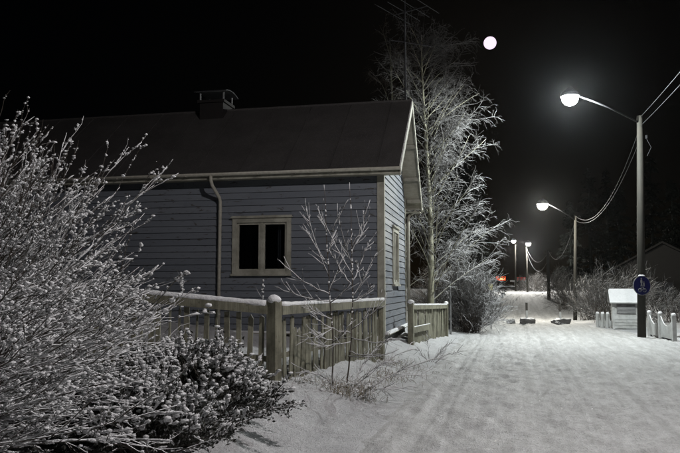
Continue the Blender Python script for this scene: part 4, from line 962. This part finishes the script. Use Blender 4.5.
HB3 = at(478, 306, 33.0); twiggy('frosted bush closing the hedge, nearest the tiny stone', HB3, 1.0, 2.2, 1.9, 120, 'twig_frost', 'hedge_bush', 'bush', 'hedge bushes past the birch')
SG = 'frosted shrubs on the far verge'
for px_, Y_, rx, h, lab in ((607, 34, 1.6, 2.6, 'frosted arching shrub right behind the low white fence'), (590, 38, 1.6, 2.3, 'frosted shrub beside the thin lamp pole'), (636, 36, 1.8, 2.8, 'dim shrub behind the tiny shed and the sign'), (668, 33, 1.9, 1.7, 'dim low shrub behind the scalloped fence at the frame edge'), (566, 52, 1.7, 2.7, 'frosted shrub between the thin lamp pole and the bare pole')):
    c = at(px_, 318, Y_); twiggy(lab, c, rx, rx, h, 80, 'twig_frost', group=SG)
HG = 'snowy hedge shrubs at the road end'
for i, (px_, Y_, h, lab) in enumerate(((562, 66, 2.9, 'snowy hedge shrub just right of the bare pole'), (541, 84, 2.2, 'snowy hedge shrub just left of the bare pole'), (534, 92, 2.0, 'snowy hedge shrub in the middle of the far row'), (523, 100, 2.0, 'snowy hedge shrub at the far pole, end of the row'))):
    c = at(px_, 300, Y_); twiggy(lab, c, 2.4, 2.4, h, 60, 'twig_frost', group=HG, fine=.8, tr=.02)

# --- dark spruces far behind
def spruce(label, px_, Y_, H):
    c = at(px_, 300, Y_); z_ = gz(c[0], c[1]); t = thing('spruce_tree', label, 'tree', (c[0], c[1], z_), group='dark spruces behind the road')
    MB().tube([(0, 0, -.3), (0, 0, H)], [.22, .02], 8).build('trunk', 'needle', t)
    M = 150; f = np.sort(rng.uniform(.06, .98, M)); az = rng.uniform(0, 6.28, M); L = (1 - f) * H * .22 + .25
    D = np.stack([np.cos(az), np.sin(az), np.full(M, .05)], 1); P = curve_paths(np.stack([0 * f, 0 * f, f * H], 1), D, L, 7, (0, 0, -.28), .06); lf = MB(); lf.tubes(P, taper(M, 7, .03, .008), 3)
    m_ = 6500; p, d, k = sample(P, m_, .1, 1); lf.leaves(p + rng.normal(0, .05, (m_, 3)), deflect(d, .3, 1.1, -.2), rng.uniform(.18, .45, m_), rng.uniform(.05, .12, m_)); lf.build('crown', 'needle', t)
for px_, Y_, H, lab in ((592, 62, 12, 'dark spruce behind the thin lamp pole'), (622, 58, 10, 'dark spruce behind the tiny shed'), (655, 62, 13, 'dark spruce behind the round sign'), (676, 55, 10, 'dark spruce at the frame edge'), (572, 84, 11, 'dark spruce farthest along the verge'), (478, 58, 11, 'dark spruce past the hedge'), (463, 48, 12, 'dark spruce behind the birch'), (610, 84, 15, 'tall dark spruce between the shed and the lamp pole')):
    spruce(lab, px_, Y_, H)

# --- dim gabled house far at the side
c = at(664, 300, 47); z_ = gz(c[0], c[1]); h2 = thing('wooden_house', 'dim gabled house barely visible behind the round sign', 'house', (c[0], c[1], z_), math.radians(-20))
MB().box((-3.6, 0, -.3), (3.6, 7, 2.6)).build('wall', 'house_dark', h2)
MB().prism([(-3.6, 0.0, 2.6), (3.6, 0.0, 2.6), (0, 0.0, 4.6)], (0, 7, 0)).build('gable', 'house_dark', h2)
mb = MB(); mb.hexa([(-4.1, -.4, 2.35), (0, -.4, 4.62), (0, 7.4, 4.62), (-4.1, 7.4, 2.35), (-4.1, -.4, 2.47), (0, -.4, 4.76), (0, 7.4, 4.76), (-4.1, 7.4, 2.47)]); mb.hexa([(.001, -.4, 4.62), (4.1, -.4, 2.35), (4.1, 7.4, 2.35), (.001, 7.4, 4.62), (.001, -.4, 4.76), (4.1, -.4, 2.47), (4.1, 7.4, 2.47), (.001, 7.4, 4.76)]); mb.build('roof', 'house_dark', h2)
wn = MB().box((-.7, -.05, 1.0), (.7, -.005, 2.1)).build('window', 'house_dark', h2); MB().box((-.6, -.07, 1.1), (.6, -.055, 2.0)).build('pane', 'metal_dark', wn)

# ------------------------------------------------------------------ thin haze volume, added to give the lamps a soft glow
hz = bpy.data.materials.new('glow_haze'); hz.use_nodes = True; hn = hz.node_tree
for q in list(hn.nodes):
    if q.type == 'BSDF_PRINCIPLED': hn.nodes.remove(q)
pv = hn.nodes.new('ShaderNodeVolumePrincipled'); pv.inputs['Density'].default_value = HAZE; pv.inputs['Anisotropy'].default_value = 0.94; pv.inputs['Color'].default_value = (0.95, 0.97, 1, 1)
hn.links.new(pv.outputs[0], hn.nodes['Material Output'].inputs['Volume']); MAT['glow_haze'] = hz
tag(MB().box((-320, -80, -2.5), (320, 430, 18)).build('haze', 'glow_haze'), 'thin haze added for a glow around the lamps', None, kind='stuff')
